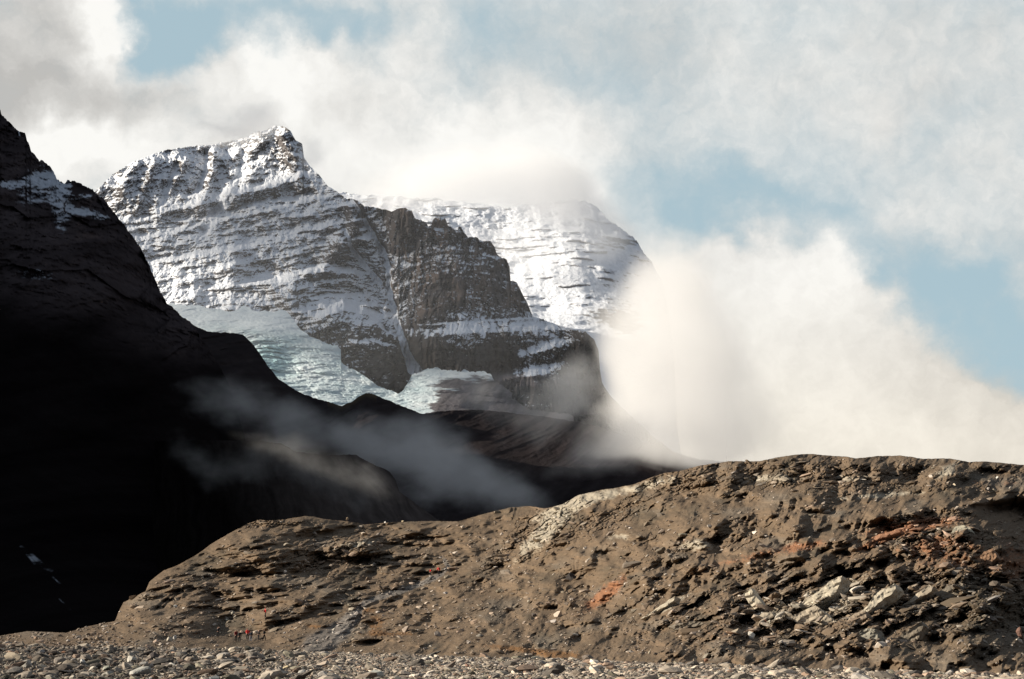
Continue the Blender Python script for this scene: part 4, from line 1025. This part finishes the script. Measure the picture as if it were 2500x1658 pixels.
B('boulder', 1303, 1506, 14, 10, (.11, .09, .075), 'dark stone on the open slope below the salmon patch', seed=27, tilt=15)
B('boulder', 1172, 1556, 22, 10, (.22, .20, .17), 'greyish boulder near the orange moss at the hill foot', seed=28)
B('boulder', 1270, 1442, 14, 9, (.17, .14, .10), 'brown stone between the black boulder and the path', seed=29)
B('boulder', 1218, 1448, 30, 10, (.15, .125, .09), 'low brown boulder on the slope above the orange moss', seed=30, depth=.6)
B('boulder', 1385, 1478, 18, 10, (.14, .11, .085), 'squat brown boulder straight below the black boulder', seed=31)
B('boulder', 568, 1500, 11, 9, (.34, .31, .25), 'pale stone near the dark shadow left of the red jacket', seed=32)
B('boulder', 555, 1516, 8, 6, (.55, .52, .40), 'bright yellowish stone above the standing walker', seed=33)
B('boulder', 1985, 1262, 22, 10, (.14, .12, .09), 'dark flat stone on the upper bench of the hill', seed=34)
B('boulder', 2035, 1206, 15, 8, (.24, .21, .16), 'small block on the upper bench under the crest', seed=35)
B('boulder', 2332, 1188, 9, 8, (.60, .50, .36), 'pale yellow stone on the bench near the right edge', seed=36)
B('boulder', 2435, 1168, 7, 7, (.60, .57, .50), 'tiny white stone under the crest at the right edge', seed=37)
B('boulder', 2010, 1395, 8, 7, (.48, .44, .36), 'small pale stone above the slab row', seed=38)
B('boulder', 2490, 1560, 18, 30, (.15, .085, .065), 'red brown boulder cut by the right edge of the picture', seed=39)
B('boulder', 2070, 1598, 9, 8, (.38, .30, .22), 'light brown stone on the dark scree at lower right', seed=40)
B('boulder', 705, 1337, 26, 12, (.30, .26, .20), 'pale ledge stone in the rocky hollow of the left knoll', seed=41)
B('boulder', 866, 1366, 12, 10, (.36, .34, .30), 'grey stone in the shadow under the rock knoll', seed=42)

B('boulder', 847, 1268, 7, 11, (.30, .22, .14), 'upright orange brown stone on the skyline of the left knoll', seed=43)
B('boulder', 942, 1280, 9, 7, (.50, .47, .42), 'pale stone on the skyline in the dip between the knolls', seed=44)
B('boulder', 983, 1275, 8, 6, (.44, .36, .24), 'tan stone on the skyline right of the dip', seed=45)

# big river stones at the near left of the gravel
G = [(32, 1609, 46, 22, (.36, .30, .22), 'largest smooth tan boulder at the left edge of the gravel'),
     (64, 1627, 26, 24, (.34, .32, .28), 'upright rounded grey boulder right of the large tan boulder'),
     (26, 1596, 18, 12, (.30, .17, .11), 'reddish stone just behind the large tan boulder'),
     (100, 1596, 18, 13, (.27, .25, .23), 'rounded grey stone in the back row at left'),
     (122, 1657, 30, 20, (.34, .31, .26), 'pale stone with a dark hollow on the bottom edge at left'),
     (158, 1594, 20, 9, (.36, .19, .11), 'brick red flat stone in the back row at left'),
     (148, 1618, 34, 16, (.22, .19, .16), 'dark wedge shaped boulder between the grey boulder and the white stone'),
     (166, 1640, 60, 14, (.05, .045, .045), 'long black boulder lying low in the left foreground'),
     (202, 1616, 14, 11, (.62, .60, .55), 'clean white stone tucked under a brown boulder'),
     (212, 1610, 40, 16, (.20, .17, .14), 'brown boulder sheltering the clean white stone'),
     (204, 1591, 20, 14, (.07, .06, .06), 'black peaked stone in the back row'),
     (228, 1631, 28, 12, (.40, .37, .31), 'flat pale oval stone left of the olive boulder'),
     (256, 1632, 26, 13, (.26, .26, .21), 'olive grey humped boulder in the left foreground'),
     (260, 1600, 50, 9, (.33, .30, .26), 'long low pale slab stone in the back row'),
     (258, 1612, 36, 10, (.28, .25, .21), 'flat grey brown stone in front of the long low slab stone'),
     (262, 1646, 30, 13, (.30, .28, .24), 'mottled grey stone below the olive boulder'),
     (288, 1640, 16, 16, (.33, .30, .26), 'upright blocky stone near the wide boulder'),
     (318, 1614, 30, 18, (.46, .43, .37), 'white fronted boulder behind the wide boulder'),
     (340, 1646, 52, 26, (.36, .35, .31), 'wide pale boulder with dark underside in the left foreground'),
     (350, 1622, 26, 12, (.30, .28, .25), 'grey stone behind the wide pale boulder'),
     (376, 1606, 22, 18, (.10, .085, .08), 'dark upright stone in the back row'),
     (394, 1619, 18, 8, (.50, .45, .34), 'small yellowish slab beside the trail of white stones'),
     (272, 1659, 48, 9, (.48, .45, .40), 'long white stone lying on the bottom edge'),
     (216, 1646, 34, 12, (.33, .31, .25), 'broad flat greenish stone in the left foreground'),
     (178, 1657, 20, 18, (.38, .34, .28), 'tan cobble on the bottom edge left of centre group'),
     (96, 1640, 24, 14, (.30, .27, .23), 'round grey cobble above the hollowed stone'),
     (46, 1640, 18, 9, (.32, .29, .25), 'small grey cobble under the large tan boulder'),
     (366, 1657, 16, 13, (.50, .47, .44), 'white cobble on the bottom edge right of the wide boulder'),
     (314, 1657, 20, 12, (.36, .27, .21), 'pinkish cobble on the bottom edge'),
     (420, 1624, 24, 12, (.44, .41, .36), 'pale angular stone right of the yellowish slab'),
     (470, 1620, 16, 9, (.48, .45, .38), 'white angular stone left of the black oval boulder'),
     (522, 1657, 32, 16, (.22, .23, .23), 'blue grey boulder on the bottom edge left of the bowl shaped one'),
     (566, 1617, 30, 13, (.03, .028, .028), 'black oval boulder lying on the pale gravel'),
     (610, 1654, 20, 12, (.27, .28, .28), 'slate coloured stone near the bottom edge'),
     (632, 1655, 24, 9, (.42, .34, .22), 'yellow tan flat stone near the bottom edge'),
     (528, 1632, 16, 11, (.50, .46, .40), 'round white cobble among small gravel'),
     (570, 1629, 34, 9, (.38, .35, .30), 'low grey stone in front of the black oval boulder'),
     (600, 1626, 20, 8, (.44, .24, .13), 'orange stone right of the black oval boulder'),
     (640, 1612, 14, 11, (.05, .04, .04), 'small black stone right of the black oval boulder'),
     (796, 1661, 54, 22, (.38, .32, .26), 'broad smooth brown boulder cut by the bottom edge near the middle'),
     (915, 1650, 44, 20, (.34, .35, .31), 'peaked grey green boulder near the bottom edge at centre'),
     (700, 1630, 22, 10, (.46, .38, .24), 'yellowish flat stone in the middle gravel'),
     (735, 1640, 22, 10, (.44, .42, .37), 'pale flat stone behind the broad brown boulder'),
     (1153, 1614, 14, 11, (.26, .24, .22), 'grey boulder poking up at the far gravel edge'),
     (1142, 1625, 16, 9, (.26, .15, .11), 'reddish dark stone in the centre gravel'),
     (1158, 1636, 14, 13, (.36, .29, .20), 'ochre upright stone in the centre gravel'),
     (1092, 1620, 18, 8, (.06, .05, .05), 'dark flat stone in the centre gravel'),
     (1235, 1640, 13, 10, (.08, .07, .065), 'dark square stone right of the ochre stone'),
     (1396, 1634, 14, 8, (.09, .08, .07), 'dark stone in the right gravel'),
     (1680, 1645, 14, 10, (.05, .045, .045), 'black stone in the right gravel'),
     (1738, 1636, 12, 9, (.07, .06, .05), 'dark stone in the gravel close to the reddish boulder'),
     (1786, 1636, 18, 9, (.10, .08, .07), 'wide dark stone in the gravel at right'),
     (2240, 1652, 12, 7, (.40, .29, .20), 'tan pebble on the bottom right gravel edge')]
for i, (x, y, w, h, c, lab) in enumerate(G):
    boulder('boulder', x, y, w, h * 1.05, c, lab, where='gravel', seed=100 + i, depth=.8, angular=12 if i % 3 else 9)

# ------------------------------------------------------------ the walkers
def skin_obj(name, verts, edges, radii, mat, parent=None, root=0, sub=1):
    import bmesh
    me = bpy.data.meshes.new(name); bm = bmesh.new(); bv = [bm.verts.new(p_) for p_ in verts]
    for a_, b_ in edges: bm.edges.new((bv[a_], bv[b_]))
    bm.verts.layers.skin.verify(); bm.to_mesh(me); bm.free(); me.materials.append(mat)
    o = bpy.data.objects.new(name, me); COL.objects.link(o)
    for i, r in enumerate(radii):
        s_ = me.skin_vertices[0].data[i]; s_.radius = (r, r) if not isinstance(r, tuple) else r; s_.use_root = (i == root)
    o.modifiers.new('skin', 'SKIN').use_smooth_shade = True
    m_ = o.modifiers.new('sub', 'SUBSURF'); m_.levels = sub; m_.render_levels = sub
    if parent: o.parent = parent
    return o


M_SKIN = flat_mat('skin', (.42, .25, .18), .6)
M = {'red': flat_mat('red_jacket', (.75, .045, .04)), 'darkred': flat_mat('maroon_jacket', (.16, .02, .02)), 'black': flat_mat('black_cloth', (.018, .018, .02)), 'grey': flat_mat('grey_cloth', (.16, .18, .22)),
     'blue': flat_mat('navy_cloth', (.03, .035, .05)), 'brown': flat_mat('brown_cloth', (.05, .04, .035)), 'hair': flat_mat('hair', (.05, .03, .02)), 'blond': flat_mat('fair_hair', (.30, .20, .10)), 'khaki': flat_mat('khaki_cloth', (.20, .17, .11))}


def person(px, py, hgt_px, yaw, stride, arms, top, legs, hair, label, pack=None, lean=0.0, hat=None):
    bx, by, bz = [float(a) for a in hill_at(px, py)]
    H = hgt_px * by / FP / 1.75
    root = bpy.data.objects.new('person', None); COL.objects.link(root)
    root.location = (bx, by, bz); root.rotation_euler = (0, 0, R(yaw)); root.scale = (H, H, H)
    tag(root, label, 'person', 'hikers on the moraine')
    # joints; the figure faces -y in its own frame
    fl, fr = stride, -stride                      # forward reach of each foot
    J = {}
    hip = (0, 0, .93); J['hip'] = hip
    ch = (0, -lean * .6, 1.20); sh = (0, -lean, 1.42); nk = (0, -lean * 1.1, 1.50); hd0 = (0, -lean * 1.2 - .01, 1.60); hd1 = (0, -lean * 1.2 - .015, 1.68)
    vs = [hip, ch, sh, nk, hd0, hd1]; es = [(0, 1), (1, 2), (2, 3), (3, 4), (4, 5)]; rd = [.13, .13, .12, .055, .088, .078]
    vs.append((0, -lean * 1.2 - .105, 1.595)); es.append((4, 6)); rd.append(.018)           # nose
    legs_j = []
    for sx, f in ((1, fl), (-1, fr)):
        b = len(vs)
        knee = (sx * .11, -f * .55 - .04, .50); ank = (sx * .11, -f, .09 + (.05 if f < -.15 else 0)); toe = (sx * .125, -f - .15, .04)
        th = (sx * .09, 0, .90)
        vs += [th, knee, ank, toe]; es += [(0, b), (b, b + 1), (b + 1, b + 2), (b + 2, b + 3)]; rd += [.09, .062, .045, .038]
        legs_j.append((th, knee, ank))
    arms_j = []
    for sx, mode in ((1, arms[0]), (-1, arms[1])):
        b = len(vs)
        s0 = (sx * .19, -lean, 1.42)
        if mode == 'down': e_, w_ = (sx * .24, .02, 1.15), (sx * .25, -.08, .92)
        elif mode == 'fwd': e_, w_ = (sx * .24, -.06, 1.16), (sx * .20, -.30, 1.10)
        elif mode == 'hip': e_, w_ = (sx * .38, .04, 1.18), (sx * .20, -.08, 1.02)
        elif mode == 'up': e_, w_ = (sx * .34, -.10, 1.26), (sx * .12, -.18, 1.52)
        elif mode == 'back': e_, w_ = (sx * .25, .12, 1.16), (sx * .25, .10, .92)
        else: e_, w_ = (sx * .30, -.12, 1.20), (sx * .42, -.30, 1.05)
        vs += [s0, e_, w_]; es += [(2, b), (b, b + 1), (b + 1, b + 2)]; rd += [.055, .042, .03]
        arms_j.append((s0, e_, w_))
        d = Vector(w_) - Vector(e_); d.normalize()
        side = d.cross(Vector((0, 1, 0)));  side = side.normalized() if side.length > .1 else Vector((1, 0, 0))
        pm = Vector(w_) + d * .07; pi_ = len(vs); vs.append(tuple(pm)); es.append((b + 2, pi_)); rd.append(.028)
        for k, (off, ln) in enumerate(((-.03, .065), (-.01, .08), (.01, .075), (.03, .06))):
            q = len(vs); a1 = pm + d * .04 + side * off; a2 = a1 + d * ln * .7 + Vector((0, -.02, 0)); vs += [tuple(a1), tuple(a2)]; es += [(pi_, q), (q, q + 1)]; rd += [.010, .008]
        q = len(vs); a1 = Vector(w_) + d * .02 - side * .04; a2 = a1 + d * .05 - side * .015; vs += [tuple(a1), tuple(a2)]; es += [(b + 2, q), (q, q + 1)]; rd += [.011, .009]
    skin_obj('body', vs, es, rd, M_SKIN, root)
    # trousers
    v = [(0, 0, 1.0), (0, 0, .92)]; e = [(0, 1)]; r = [.145, .15]
    for (th, kn, an) in legs_j:
        b = len(v); v += [th, kn, an]; e += [(1, b), (b, b + 1), (b + 1, b + 2)]; r += [.105, .08, .066]
    skin_obj('trousers', v, e, r, M[legs], root, root=1)
    v = [(0, 0, .92), ch, (0, -lean, 1.40), (0, -lean * 1.05, 1.48)]; e = [(0, 1), (1, 2), (2, 3)]; r = [(.17, .15), .165, .15, .075]
    for (s0, e_, w_) in arms_j:
        b = len(v); v += [s0, e_, w_]; e += [(2, b), (b, b + 1), (b + 1, b + 2)]; r += [.085, .065, .05]
    skin_obj('jacket', v, e, r, M[top], root, root=1)
    hv = [(0, -lean * 1.2 + .03, 1.60), (0, -lean * 1.2 + .015, 1.68), (0, -lean * 1.2 - .02, 1.735)]
    skin_obj('hat' if hat else 'hair', hv, [(0, 1), (1, 2)], [.085, .095, .06], M[hat or hair], root)
    for sx, (th, kn, an) in zip((1, -1), legs_j):
        skin_obj('boot', [(an[0], an[1] + .03, .06), (an[0], an[1] - .06, .055), (an[0], an[1] - .17, .04)], [(0, 1), (1, 2)], [.055, .055, .042], M['black'], root)
    if pack:
        skin_obj('backpack', [(0, .22 - lean, 1.05), (0, .24 - lean, 1.25), (0, .20 - lean, 1.42)], [(0, 1), (1, 2)], [(.15, .10), (.16, .11), (.12, .08)], M[pack], root, root=1)
    return root


person(532, 1557, 27, 170, .05, ('hip', 'up'), 'black', 'black', 'hair', 'lone dark clothed walker standing with bent arms, left of the group')
person(576, 1567, 29, 40, .08, ('fwd', 'down'), 'darkred', 'black', 'hair', 'walker in a dark maroon jacket at the left of the group', lean=.05)
person(584, 1569, 28, 185, .05, ('down', 'down'), 'black', 'black', 'hair', 'walker all in black standing right against the one in maroon', pack='black')
person(604, 1563, 28, 20, .06, ('down', 'fwd'), 'red', 'black', 'hair', 'walker in a bright red jacket in the middle of the lower group', hat='darkred')
person(612, 1566, 26, 200, .10, ('down', 'down'), 'blue', 'grey', 'hair', 'walker in grey trousers in front of the red jacketed one', pack='blue')
person(630, 1564, 27, 150, .14, ('hip', 'down'), 'brown', 'black', 'blond', 'fair haired walker in a dark jacket, second from the right of the group', lean=.06)
person(645, 1564, 28, 100, .24, ('fwd', 'back'), 'black', 'black', 'hair', 'dark walker in mid stride at the right end of the group')
person(648, 1510, 25, 120, .12, ('down', 'down'), 'red', 'black', 'hair', 'lone walker in a scarlet jacket standing on the small rise above the group', hat='red', pack='darkred')
person(1051, 1408, 20, 170, .20, ('down', 'wide'), 'darkred', 'black', 'hair', 'left one of two distant walkers high on the path, legs apart', lean=.04, pack='red')
person(1071, 1404, 21, 190, .06, ('wide', 'down'), 'red', 'black', 'hair', 'right one of two distant walkers high on the path, bulky red jacket', pack='darkred')
